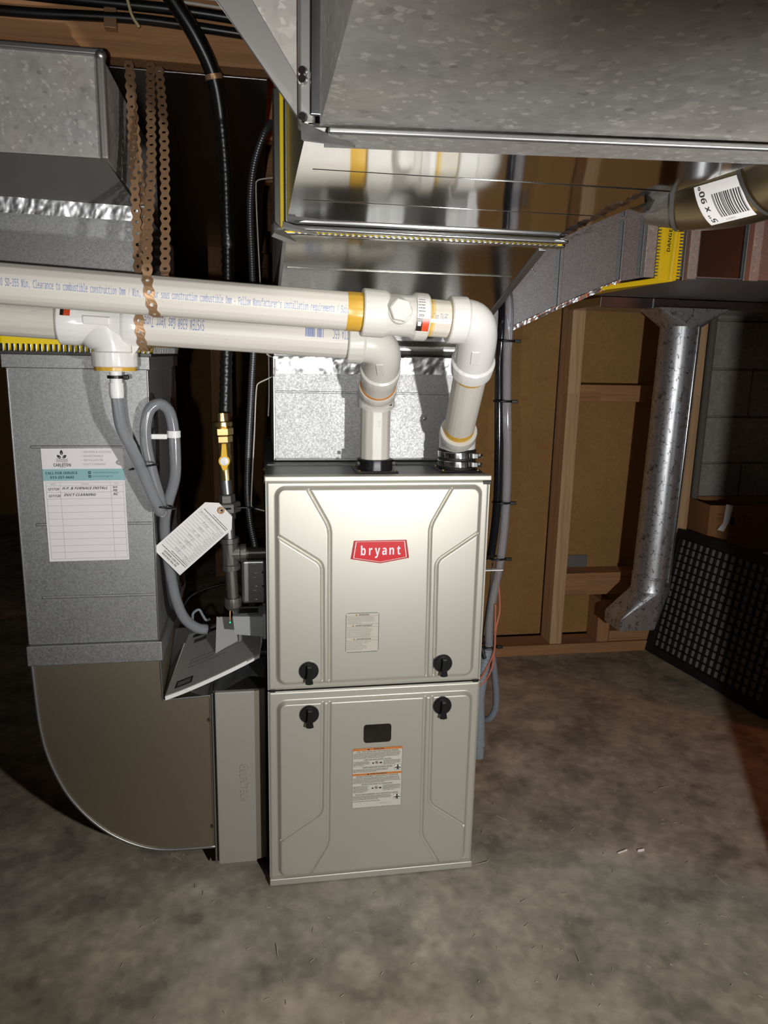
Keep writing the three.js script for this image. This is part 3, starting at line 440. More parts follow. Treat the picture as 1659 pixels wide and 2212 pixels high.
  const wedge = (f, b) => { const q = [], P3 = (a) => q.push(...a), tri = (a, c, d) => { P3(a); P3(c); P3(d); }; tri(f[0], f[2], f[1]); tri(b[0], b[1], b[2]); for (let i = 0; i < 3; i++) { const k = (i + 1) % 3; tri(f[i], f[k], b[k]); tri(f[i], b[k], b[i]); } const g = new THREE.BufferGeometry(); g.setAttribute('position', new THREE.Float32BufferAttribute(q, 3)); g.computeVertexNormals(); return uvMetres(g); };
  part(K, 'duct_body', wedge([[-0.2004, 1.3013, 0.7812], [-0.3438, 1.4763, 0.7812], [-0.2004, 1.4763, 0.7812]].map((p) => p), [[-0.2004, 1.4034, 0.5917], [-0.2547, 1.4763, 0.5917], [-0.2004, 1.4763, 0.5917]]), M.zincOld);
  part(K, 'edge_strip', prismXY([[-0.2004, 1.2989], [-0.2004, 1.3256], [-0.2316, 1.3726], [-0.3081, 1.4763], [-0.3462, 1.4763], [-0.2563, 1.3702]], 0.7796, 0.7845), M.zincPlain);
}
// ---------------------------------------------------------------- return air ducts on the left
{
  const A = thing('return_duct', 'old flaky-galvanized return duct box high on the left, hung below the joist', 'duct', [-0.585, 1.412, -0.2]);
  part(A, 'duct_box', rbox(-0.72, -0.466, 1.415, 1.566, -0.55, 0.09, 0.002), M.zincOld);
  part(A, 'edge_rim', rbox(-0.72, -0.464, 1.560, 1.570, 0.088, 0.1, 0.003, 2), M.steel);
  part(A, 'edge_rim', rbox(-0.473, -0.460, 1.412, 1.570, 0.084, 0.1, 0.004, 2), M.zincPlain);
  part(A, 'corner_fold', new THREE.SphereGeometry(0.009, 14, 10).translate(-0.466, 1.561, 0.094), M.steel);
  part(A, 'taper', hexa([[-0.70, 1.374, -0.055], [-0.440, 1.368, -0.055], [-0.440, 1.368, -0.5], [-0.70, 1.374, -0.5], [-0.72, 1.4145, 0.088], [-0.468, 1.4145, 0.088], [-0.468, 1.4145, -0.5], [-0.72, 1.4145, -0.5]]), M.zincPlain);
  const D = thing('return_duct', 'new galvanized return drop duct on the left, with a white service sheet on its front', 'duct', [-0.562, 0.51, -0.3]);
  part(D, 'upper_sleeve', rbox(-0.692, -0.432, 1.15, 1.366, -0.54, -0.06, 0.003), M.zinc);
  part(D, 'foil_tape', crumple(V(-0.70, 1.350, -0.053), V(-0.430, 1.345, -0.053), V(-0.70, 1.376, -0.05), 100, 8, 0.0035, 21), M.foil);
  part(D, 'yellow_flex_collar', rbox(-0.698, -0.428, 1.113, 1.152, -0.545, -0.052, 0.012, 4), M.yellow);
  part(D, 'crimp_teeth', flexTeeth(V(-0.692, 1.113, -0.0495), V(-0.43, 1.113, -0.0495), 28, 0.0052, 0.0135, V(0, 1, 0)), M.chrome);
  part(D, 'crimp_teeth', flexTeeth(V(-0.4265, 1.113, -0.06), V(-0.4265, 1.113, -0.5), 30, 0.007, 0.0135, V(0, 1, 0)), M.steel);
  part(D, 'crimp_rail', rbox(-0.697, -0.429, 1.1075, 1.114, -0.543, -0.0515, 0.001), M.darkSteel);
  part(D, 'slip_band', rbox(-0.693, -0.433, 1.083, 1.1085, -0.54, -0.0535, 0.002), M.zinc);
  part(D, 'duct_body', hexa([[-0.684, 0.546, -0.06], [-0.438, 0.546, -0.06], [-0.438, 0.546, -0.535], [-0.684, 0.546, -0.535], [-0.687, 1.09, -0.06], [-0.438, 1.09, -0.06], [-0.438, 1.09, -0.535], [-0.687, 1.09, -0.535]]), M.zinc);
  for (const y of [0.938, 0.789, 0.643]) part(D, 'cross_bead', rbox(-0.655, -0.441, y - 0.0028, y + 0.0028, -0.0615, -0.0572, 0.0018, 2), M.zinc);
  for (const x of [-0.685, -0.4385]) part(D, 'corner_hem', rbox(x - 0.0015, x + 0.0015, 0.547, 1.083, -0.0625, -0.058, 0.001), M.steel);
  const E = thing('elbow_boot', 'brown-grey sheet metal elbow boot curving from the return drop to the filter cabinet', 'duct', [-0.5, 0.064, -0.3]);
  const curve = [[-0.684, 0.535], [-0.682, 0.48], [-0.680, 0.42], [-0.677, 0.372], [-0.670, 0.321], [-0.656, 0.270], [-0.634, 0.216], [-0.602, 0.166], [-0.562, 0.123], [-0.516, 0.091], [-0.469, 0.072], [-0.42, 0.0655], [-0.338, 0.065]];
  const cv = new THREE.SplineCurve(curve.map((p) => new THREE.Vector2(...p))).getSpacedPoints(60).map((p) => [p.x, p.y]);
  part(E, 'boot_body', prismXY([...cv, [-0.338, 0.418], [-0.436, 0.414], [-0.438, 0.535]], -0.54, -0.058), M.boot);
  part(E, 'curved_hem', sweep(cv.map((p) => V(p[0], p[1], -0.0575)), 0.0036, 8, V(0, 0, 1), false, true, 0), M.steel);
  part(E, 'edge_hem', sweep([V(-0.4375, 0.50, -0.0575), V(-0.4355, 0.4155, -0.0575), V(-0.4355, 0.4155, -0.0575), V(-0.34, 0.4195, -0.0575)], 0.0022, 8, V(0, 0, 1), false, true, 0), M.steel);
  part(E, 'slip_band', rbox(-0.690, -0.432, 0.503, 0.545, -0.545, -0.0525, 0.002), M.zinc);
  part(E, 'side_flange', rbox(-0.3425, -0.3395, 0.066, 0.418, -0.075, -0.0555, 0.001), M.boot);
  for (const y of [0.365, 0.115]) part(E, 'screw', turned(V(-0.344, y, -0.058), V(0, 0, 1), [[0, 0.001], [0, 0.0042], [0.003, 0.0036], [0.0036, 0.001]], 12), M.darkSteel);
  // filter cabinet
  const C = thing('filter_cabinet', 'narrow grey metal filter cabinet with an embossed name, between boot and furnace', 'cabinet', [-0.282, 0.022, -0.3]);
  part(C, 'case', rbox(-0.336, -0.2265, 0.026, 0.428, -0.6, -0.062, 0.002), M.darkSteel);
  const dr = part(C, 'door', rbox(-0.331, -0.2495, 0.0245, 0.4285, -0.062, -0.05, 0.0025, 2), M.cabinet);
  part(C, 'side_return', hexa([[-0.2498, 0.0285, -0.0515], [-0.2285, 0.0285, -0.0585], [-0.2285, 0.0285, -0.063], [-0.2498, 0.0285, -0.063], [-0.2498, 0.4275, -0.0515], [-0.2285, 0.4275, -0.0585], [-0.2285, 0.4275, -0.063], [-0.2498, 0.4275, -0.063]]), M.cabinetDark);
  part(C, 'gasket', rbox(-0.3385, -0.3345, 0.026, 0.425, -0.07, -0.052, 0.001), M.steel);
  const font = await new FontLoader().loadAsync('fonts/droid/droid_sans_regular.typeface.json');
  const letters = [['G', 1.25], ['U', 1], ['L', 1], ['F', 1], ['O', 1.25], ['T', 1], ['E', 1], ['C', 1], ['H', 1]]; let y = 0; const tg = [];
  for (const [ch, s] of letters) { const g = new TextGeometry(ch, { font, size: 0.0145 * s, depth: 0.0016, curveSegments: 4, bevelEnabled: true, bevelSize: 0.0005, bevelThickness: 0.0008, bevelSegments: 2 }); g.computeBoundingBox(); const w = g.boundingBox.max.x * 0.62; g.scale(0.62, 1, 1); g.rotateZ(-Math.PI / 2); g.translate(0, -y, 0); y += w + 0.0022; tg.push(g); }
  const emb = merge(tg); emb.translate(-0.2815, 0.262, -0.0503); part(C, 'embossed_name', emb, M.cabinet);
}
{ // white service sheet
  const tex = canvasTex(840, 1240, (x, w, h) => {
    x.fillStyle = '#e2dddb'; x.fillRect(0, 0, w, h);
    x.fillStyle = '#161616'; const leaf = (cx, cy, a, l) => { x.save(); x.translate(cx, cy); x.rotate(a); x.beginPath(); x.moveTo(0, 0); x.quadraticCurveTo(-l * 0.52, -l * 0.5, 0, -l); x.quadraticCurveTo(l * 0.52, -l * 0.5, 0, 0); x.fill(); x.strokeStyle = '#e2dddb'; x.lineWidth = 4; x.beginPath(); x.moveTo(0, 0); x.lineTo(0, -l * 0.55); x.stroke(); x.restore(); };
    leaf(206, 76, 0, 60); leaf(200, 108, -0.85, 56); leaf(212, 108, 0.85, 56);
    x.strokeStyle = '#444'; x.lineWidth = 4; for (let i = 0; i < 3; i++) { x.beginPath(); x.moveTo(148, 116 + i * 14); x.bezierCurveTo(190, 100 + i * 14, 220, 136 + i * 14, 266, 112 + i * 14); x.stroke(); }
    x.fillStyle = '#161616'; fitText(x, 'CARLETON', 206, 194, 180, 'bold 46px sans-serif'); fitText(x, 'HEATING INC.', 206, 208, 70, '11px sans-serif');
    x.fillStyle = '#8a8787'; x.textAlign = 'left'; ['HEATING & COOLING', 'MAINTENANCE', 'INSTALLATION', 'DUCT CLEANING'].forEach((s, i) => { x.font = '30px sans-serif'; x.fillText('\u2022 ' + s, 408, 50 + i * 44); });
    x.fillStyle = '#8bb3b5'; x.fillRect(0, 222, w, 126); x.fillStyle = '#16353f'; fitText(x, 'CALL FOR SERVICE', 192, 278, 330, 'bold 38px sans-serif'); fitText(x, '613-257-4642', 196, 324, 280, 'bold 40px sans-serif');
    x.fillRect(466, 248, 28, 28); x.fillRect(466, 288, 28, 28); x.fillStyle = '#8bb3b5'; x.fillRect(473, 257, 14, 10); x.fillRect(474, 296, 12, 12); x.fillStyle = '#2d5a63'; x.font = '23px sans-serif'; x.textAlign = 'left'; x.fillText('info@carletonheating.com', 508, 270); x.fillText('carletonheating.com', 508, 310);
    x.strokeStyle = '#9a9896'; x.lineWidth = 3; const ys = [368, 404, 474, 546]; for (let i = 1; i <= 9; i++) ys.push(546 + i * 74); ys.forEach((yy) => { x.beginPath(); x.moveTo(24, yy); x.lineTo(w - 18, yy); x.stroke(); }); for (const xx of [24, 168, 690, w - 18]) { x.beginPath(); x.moveTo(xx, 368); x.lineTo(xx, ys[ys.length - 1]); x.stroke(); }
    x.fillStyle = '#8a8786'; x.font = '22px sans-serif'; x.textAlign = 'center'; x.fillText('DATE', 96, 394); x.fillText('SERVICE', 425, 394); x.fillText('TECH', 752, 394);
    x.fillStyle = '#191919'; x.font = 'italic bold 38px sans-serif'; x.textAlign = 'left'; const hand = (s, a, b, m, sk = -0.18) => { x.save(); x.translate(a, b); x.transform(1, 0, sk, 1, 0, 0); const wd = x.measureText(s).width; x.scale(m / wd, 1); x.fillText(s, 0, 0); x.restore(); };
    hand('12/17/24', 34, 452, 118); hand('H.P. & FURNACE INSTALL', 184, 444, 470); x.font = 'italic bold 30px sans-serif'; hand('NA', 704, 434, 50); hand('MJ', 706, 466, 48); x.font = 'italic bold 38px sans-serif'; hand('12/17/24', 36, 526, 124); hand('DUCT CLEANING', 196, 516, 330); hand('NC', 706, 512, 52);
  });
  const g = plate(0.1475, 0.2195, 0.0005); g.applyMatrix4(new THREE.Matrix4().makeRotationZ(0.006).setPosition(-0.562, 0.8262, -0.0572));
  single('service_sheet', 'white service record sheet with a teal band, stuck on the return drop duct', 'paper', g, printed(tex, { roughness: 0.75 }));
}
// ---------------------------------------------------------------- white vent pipes
const PR = 0.0302;
const pipePrint = (lines, base = '#dbd4c8') => canvasTex(2048, 384, (x, w, h) => {
  x.fillStyle = base; x.fillRect(0, 0, w, h); seed = 17 + lines.length;
  for (let i = 0; i < 60; i++) { x.strokeStyle = `rgba(120,110,98,${0.06 + rnd() * 0.16})`; x.lineWidth = 1 + rnd() * 2; const a = rnd() * w, b = rnd() * h; x.beginPath(); x.moveTo(a, b); x.lineTo(a + (rnd() - 0.5) * 60, b + (rnd() - 0.5) * 26); x.stroke(); }
  for (const [s, px, py, mw, fh, up] of lines) { x.save(); x.translate(px, py); if (up) x.rotate(Math.PI); x.fillStyle = '#6878a8'; x.font = `${fh}px monospace`; x.textAlign = 'left'; if (s === '|||') { for (let i = 0; i < 22; i++) if (rnd() > 0.25) x.fillRect(i * mw / 22, 0, mw / 22 * (0.4 + 0.5 * rnd()), fh); } else { const wd = x.measureText(s).width; x.scale(mw / wd, 1); x.fillText(s, 0, 0); } x.restore(); }
});
{
  const zU = 0.19, yU = (x) => 1.1865 - 0.0465 * (x + 0.065), ax = V(1, -0.0465, 0).normalize(), CU = (x) => V(x, yU(x), zU);
  const U = thing('vent_pipe', 'front white plastic vent pipe with a hexagonal plug and a leaning lower leg', 'pipe', [0.174, 0.8925, -0.082]);
  const x0 = -1.05, x1 = -0.06, px = (x) => ((x - x0) / (x1 - x0)) * 2048;
  const tU = pipePrint([['IPEX 310 SD-355 Min, Clearance to combustible construction 0mm / Min, hauteur sous construction combustible 0mm - Follow Manufacturer\u2019s installation requirements / Suivez les', px(-0.62), 200, px(-0.073) - px(-0.62), 30, 0]]);
  const fr = V(-0.1, -0.02, 1);
  part(U, 'long_pipe', sweep([CU(x0), CU(-0.5), CU(x1)], PR, 48, fr, true, true, 0.6), printed(tU, { roughness: 0.42 }));
  part(U, 'primer_band', ring(CU(-0.078), ax, PR - 0.001, PR + 0.0006, 0.03), M.primer);
  const cp = part(U, 'cleanout_coupling', turned(CU(-0.068), ax, [[0, PR], [0, 0.0365], [0.002, 0.0378], [0.036, 0.0378], [0.044, 0.0335], [0.046, 0.033], [0.078, 0.033], [0.082, 0.035], [0.086, 0.0378], [0.104, 0.0378], [0.107, 0.036], [0.107, PR]], 48), M.fittingDull);
  const pd = V(-0.02, 0.12, 1).normalize(), pc = CU(-0.011).addScaledVector(pd, 0.026);
  part(cp, 'plug_boss', turned(pc, pd, [[0, 0.001], [0, 0.0195], [0.012, 0.0195], [0.0135, 0.018], [0.0135, 0.001]], 32), M.fittingDull);
  part(cp, 'hex_plug', hexNut(pc.clone().addScaledVector(pd, 0.0125), pd, 0.0185, 0.011), M.fittingDull);
  const lab = canvasTex(256, 512, (x, w, h) => { x.fillStyle = '#e7e3dd'; x.fillRect(0, 0, w, h); seed = 5; for (let i = 0; i < 5; i++) textLines(x, 20 + i * 46, 1, 20, 20, w - 20, 14, '#6a6868'); x.fillStyle = '#3b3938'; x.font = 'bold 50px sans-serif'; x.fillText('IPEX', 30, 290); x.fillStyle = '#d9512a'; x.fillRect(w * 0.45, 310, w * 0.55, 190); x.fillStyle = '#2b201d'; x.fillRect(0, 310, w * 0.45, 190); x.fillStyle = '#e9e2da'; x.fillRect(20, 360, 70, 60); });
  part(U, 'fitting_label', wrap(CU(0.026), ax, V(0, 0.05, 1), 0.0382, 0.02, 1.5), printed(lab, { roughness: 0.35 }), 'orange and black fitting label');
  const tS = canvasTex(512, 384, (x, w, h) => { x.fillStyle = '#dfd6c6'; x.fillRect(0, 0, w, h); x.fillStyle = '#d9b04a'; x.fillRect(0, 0, 86, h); x.fillRect(w - 50, 0, 50, h); x.fillStyle = 'rgba(222,184,92,0.5)'; x.fillRect(86, 0, 46, h); x.fillRect(w - 88, 0, 40, h); x.fillStyle = '#6878a8'; x.font = '36px monospace'; x.save(); x.translate(40, 204); x.scale(0.95, 1); x.fillText('H Class IIA 65C', 0, 0, 440); x.restore(); });
  part(U, 'short_pipe', sweep([CU(0.036), CU(0.082)], PR, 48, fr, true, true, 0.6), printed(tS, { roughness: 0.2 }));
  // elbow turning down and back
  const A = V(0.1415, 1.103, 0.113), Bp = V(0.166, 0.968, -0.052), dl = Bp.clone().sub(A).normalize(), corner = V(0.129, 1.1775, 0.196);
  part(U, 'elbow_hub', turned(CU(0.075), ax, [[0, PR], [0, 0.0365], [0.002, 0.038], [0.027, 0.038], [0.032, 0.0345], [0.034, 0.030]], 48), M.fitting);
  const hub2 = A.clone().addScaledVector(dl, 0.004);
  const eb = new THREE.CubicBezierCurve3(CU(0.104), CU(0.104).lerp(corner, 0.86), hub2.clone().addScaledVector(dl, -0.024).lerp(corner, 0.72), hub2.clone().addScaledVector(dl, -0.024)).getSpacedPoints(28);
  const el = part(U, 'elbow', sweep(eb, 0.0345, 48, fr, false, false, 0), M.fitting);
  { const c = eb[17].clone(), t = eb[18].clone().sub(eb[16]).normalize(), n = V(-0.28, -0.05, 1).addScaledVector(t, -V(-0.28, -0.05, 1).dot(t)).normalize(), g = new RoundedBoxGeometry(0.034, 0.015, 0.006, 3, 0.0029); g.applyMatrix4(new THREE.Matrix4().makeBasis(t, n.clone().cross(t), n).setPosition(c.addScaledVector(n, 0.0325))); part(el, 'moulded_boss', g, M.fitting); }
  part(U, 'elbow_hub', turned(hub2.clone().addScaledVector(dl, -0.028), dl, [[0, 0.031], [0.002, 0.0345], [0.006, 0.0385], [0.009, 0.039], [0.032, 0.0375], [0.033, 0.036], [0.033, PR]], 48), M.fitting);
  part(U, 'primer_band', ring(hub2.clone().addScaledVector(dl, 0.011), dl, PR - 0.001, PR + 0.0006, 0.014), M.primer);
  const tL = pipePrint([['SYSTEM 636 S1 PVC GAS VENT', 300, 118, 1500, 64, 0]]);
  part(U, 'leaning_pipe', sweep([A, Bp], PR, 48, V(-0.1, 0.4, 1), true, true, 0.6), printed(tL, { roughness: 0.42 }));
  part(U, 'primer_band', ring(Bp.clone().addScaledVector(dl, -0.018), dl, PR - 0.001, PR + 0.0006, 0.02), M.primer);
  part(U, 'elbow_hub', turned(Bp.clone().addScaledVector(dl, -0.013), dl, [[0, PR], [0, 0.0365], [0.002, 0.0378], [0.02, 0.0378], [0.03, 0.034]], 48), M.fittingDull);
  const V0 = V(0.1735, 0.945, -0.082), b2 = new THREE.QuadraticBezierCurve3(Bp.clone().addScaledVector(dl, 0.008), Bp.clone().addScaledVector(dl, 0.034), V(0.1735, 0.942, -0.082)).getPoints(14);
  part(U, 'elbow', sweep(b2, 0.0345, 40, fr, false, false, 0), M.fittingDull);
  part(U, 'elbow_hub', turned(V(0.1735, 0.959, -0.082), V(0, -1, 0), [[0, 0.033], [0.002, 0.0372], [0.004, 0.0378], [0.024, 0.0378], [0.0255, 0.0365], [0.0255, PR]], 48), M.fitting);
  part(U, 'primer_band', ring(V(0.1735, 0.926, -0.082), V(0, 1, 0), PR - 0.001, PR + 0.0006, 0.014), M.primer);
  part(U, 'pipe_stub', sweep([V(0.1735, 0.955, -0.082), V(0.1735, 0.894, -0.082)], PR, 40, fr, false, true, 0.6), M.fitting);
  const G = thing('rubber_coupling', 'black rubber coupling with two steel hose clamps on the furnace top', 'coupling', [0.174, 0.8927, -0.082]);
  part(G, 'rubber_sleeve', turned(V(0.174, 0.8927, -0.082), V(0, 1, 0), [[0, 0.031], [0, 0.038], [0.004, 0.0395], [0.018, 0.038], [0.02, 0.0395], [0.034, 0.038], [0.0385, 0.0395], [0.041, 0.038], [0.041, 0.031]], 44), M.rubber);
  for (const y of [0.9045, 0.9225]) { const c = part(G, 'hose_clamp', ring(V(0.174, y, -0.082), V(0, 1, 0), 0.0375, 0.0402, 0.0125, 44), M.chrome); part(c, 'worm_housing', rbox(0.196, 0.209, y - 0.006, y + 0.006, -0.058, -0.042, 0.002, 2), M.chrome); part(c, 'clamp_screw', hexNut(V(0.207, y, -0.047), V(1, 0, 0.2), 0.005, 0.011), M.chrome); }
  // rear pipe
  const zL = 0.06, yL = (x) => 1.1425 - 0.044 * (x + 0.076), CL = (x) => V(x, yL(x), zL), al = V(1, -0.044, 0).normalize();
  const Lw = thing('vent_pipe', 'rear white plastic vent pipe with a drain tee, ending in a black collar', 'pipe', [0, 0.8925, -0.078]);
  const a0 = -0.45, a1 = -0.072, qx = (x) => ((x - a0) / (a1 - a0)) * 2048;
  const tLw = pipePrint([['SYSTEM 636\u00ae Gas Vent Type', qx(-0.322), 152, qx(-0.322) - qx(-0.42), 52, 1], ['IIA 65C', qx(-0.077), 150, 150, 50, 1], ['|||', qx(-0.152), 140, 170, 44, 0], ['0 62004 40904 5', qx(-0.108), 118, 200, 22, 1]]);
  part(Lw, 'long_pipe', sweep([CL(-1.05), CL(-0.54)], PR, 40, V(-0.1, -0.02, 1), false, true, 0.6), M.pvc);
  part(Lw, 'long_pipe', sweep([CL(-0.45), CL(-0.072)], PR, 48, V(-0.1, -0.02, 1), true, true, 0.6), printed(tLw, { roughness: 0.42 }));
  const te = part(Lw, 'drain_tee', turned(CL(-0.558), al, [[0, PR], [0, 0.0365], [0.002, 0.0378], [0.028, 0.0378], [0.036, 0.0345], [0.1, 0.0345], [0.104, 0.0372], [0.106, 0.0378], [0.128, 0.0378], [0.131, 0.0365], [0.131, PR]], 48), M.fitting);
  const bx = -0.474; const br = [], rr = [], sq = []; for (let i = 0; i <= 12; i++) { const t = i / 12; br.push(V(bx - 0.012 * (1 - sst(0, 0.8, t)), lerp(1.158, 1.113, t), zL)); rr.push(0.0345); sq.push(lerp(1.45, 1, sst(0, 0.75, t))); }
  part(te, 'tee_branch', sweep(br, rr, 40, V(0, 0, 1), false, false, 0, sq), M.fitting);
  part(te, 'tee_gusset', prismXY([[-0.442, 1.128], [-0.428, 1.128], [-0.442, 1.108]], zL - 0.004, zL + 0.02), M.fitting);
  part(te, 'branch_hub', turned(V(bx, 1.117, zL), V(0, -1, 0), [[0, 0.034], [0.003, 0.0378], [0.024, 0.0378], [0.026, 0.0365], [0.027, 0.034], [0.0335, 0.033], [0.0335, 0.001]], 44), M.fitting);
  part(te, 'primer_band', ring(V(bx, 1.0872, zL), V(0, 1, 0), 0.033, 0.0348, 0.006), M.primer);
  { const g = new RoundedBoxGeometry(0.044, 0.014, 0.006, 3, 0.0028); g.applyMatrix4(R([-0.494, 1.1655, zL + 0.0335], 0, 0, -0.04)); part(te, 'moulded_boss', g, M.fitting); }
  const lab2 = canvasTex(192, 128, (x, w, h) => { x.fillStyle = '#c4492a'; x.fillRect(0, 0, w, h); x.fillStyle = '#221b19'; x.fillRect(0, 0, w * 0.36, h); x.strokeStyle = '#d8d0c8'; x.lineWidth = 6; x.strokeRect(0, 0, w, h); });
  part(te, 'fitting_label', wrap(CL(-0.5425), al, V(0, 0.55, 1), 0.0381, 0.016, 0.55), printed(lab2, { roughness: 0.3 }), 'orange and black fitting label');
  part(te, 'hose_barb', turned(V(bx, 1.084, zL), V(0, -1, 0), [[0, 0.001], [0, 0.0105], [0.02, 0.0105], [0.02, 0.012], [0.036, 0.0125], [0.046, 0.0115], [0.046, 0.001]], 24), M.whitePlastic);
  // elbow
  const C0 = V(-0.004, 1.1375, zL), A2 = V(-0.006, 1.092, 0.004), B2 = V(-0.001, 1.052, -0.056), d2 = B2.clone().sub(A2).normalize();
  part(Lw, 'elbow_hub', turned(CL(-0.076), al, [[0, PR], [0, 0.0365], [0.002, 0.0378], [0.026, 0.0378], [0.031, 0.0345], [0.034, 0.033]], 48), M.fittingDull);
  const e2 = new THREE.CubicBezierCurve3(CL(-0.046), CL(-0.046).lerp(C0, 0.85), A2.clone().lerp(C0, 0.7), A2).getSpacedPoints(24);
  const el2 = part(Lw, 'elbow', sweep(e2, 0.0345, 48, V(0, 0, 1), false, false, 0), M.fittingDull);
  { const c = e2[13].clone(), t = e2[14].clone().sub(e2[12]).normalize(), n = V(-0.3, 0, 1).addScaledVector(t, -V(-0.3, 0, 1).dot(t)).normalize(), g = new RoundedBoxGeometry(0.034, 0.015, 0.005, 3, 0.0024); g.applyMatrix4(new THREE.Matrix4().makeBasis(t, n.clone().cross(t), n).setPosition(c.addScaledVector(n, 0.0335))); part(el2, 'moulded_boss', g, M.fittingDull); }
  part(Lw, 'elbow_hub', turned(A2.clone().addScaledVector(d2, -0.008), d2, [[0, 0.034], [0.003, 0.0378], [0.006, 0.0385], [0.03, 0.0372], [0.031, 0.036], [0.031, 0.032]], 48), M.fittingDull);
  part(Lw, 'elbow_insert', sweep([A2.clone().addScaledVector(d2, 0.02), B2.clone().addScaledVector(d2, 0.004)], 0.0335, 44, V(0, 0, 1), false, false, 0), M.fittingDull);
  part(Lw, 'primer_band', ring(A2.clone().addScaledVector(d2, 0.0515), d2, 0.0325, 0.0352, 0.006), M.primerRust);
  part(Lw, 'elbow_hub', turned(A2.clone().addScaledVector(d2, 0.0525), d2, [[0, 0.033], [0, 0.0372], [0.002, 0.038], [0.016, 0.038], [0.028, 0.034]], 48), M.fittingDull);
  part(Lw, 'elbow', sweep(new THREE.QuadraticBezierCurve3(A2.clone().addScaledVector(d2, 0.066), A2.clone().addScaledVector(d2, 0.094), V(0, 1.02, -0.08)).getPoints(12), 0.0345, 40, V(0, 0, 1), false, false, 0), M.fittingDull);
  part(Lw, 'elbow_hub', turned(V(0, 1.052, -0.08), V(0, -1, 0), [[0, 0.033], [0.002, 0.037], [0.004, 0.0378], [0.033, 0.0378], [0.035, 0.0365], [0.035, PR]], 48), M.fittingDull);
  const lab3 = canvasTex(512, 192, (x, w, h) => { x.fillStyle = '#dcd8d2'; x.fillRect(0, 0, w, h); seed = 3; for (let i = 0; i < 5; i++) textLines(x, 16 + i * 34, 1, 20, 20, w * 0.46, 14, '#7a7876'); x.fillStyle = '#c7502c'; x.fillRect(w * 0.52, 8, w * 0.46, 116); x.fillStyle = '#241c1a'; x.fillRect(w * 0.52, 124, w * 0.46, 60); x.fillStyle = '#e6e0d8'; x.fillRect(w * 0.64, 140, 90, 22); x.fillStyle = '#3a3836'; x.font = 'bold 34px sans-serif'; x.fillText('IPEX', w * 0.3, 170); });
  { const g = wrap(V(0.0, 1.034, -0.08), V(0, 1, 0), V(0, 0, 1), 0.0381, 0.026, 1.75); const uv = g.attributes.uv; for (let i = 0; i < uv.count; i++) { const a = uv.getX(i), b = uv.getY(i); uv.setXY(i, 1 - b, a); } part(Lw, 'fitting_label', g, printed(lab3, { roughness: 0.35 }), 'orange and white fitting label'); }
  part(Lw, 'riser_pipe', sweep([V(0, 1.03, -0.08), V(0, 0.894, -0.08)], PR, 48, V(0, 0, 1), false, true, 0.6), M.pvc);
  const Kc = thing('vent_collar', 'low black collar clamping the rear vent pipe to the furnace top', 'collar', [0, 0.8927, -0.08]);
  part(Kc, 'collar_ring', turned(V(0, 0.8927, -0.08), V(0, 1, 0), [[0, 0.0303], [0, 0.037], [0.004, 0.0365], [0.016, 0.0355], [0.02, 0.036], [0.021, 0.034], [0.021, 0.0303]], 44), M.black);
  for (const s of [-1, 1]) part(Kc, 'collar_screw', turned(V(s * 0.0345, 0.905, -0.062), V(s, 0, 0.4), [[0, 0.001], [0, 0.004], [0.006, 0.004], [0.006, 0.001]], 10), M.steel);
}
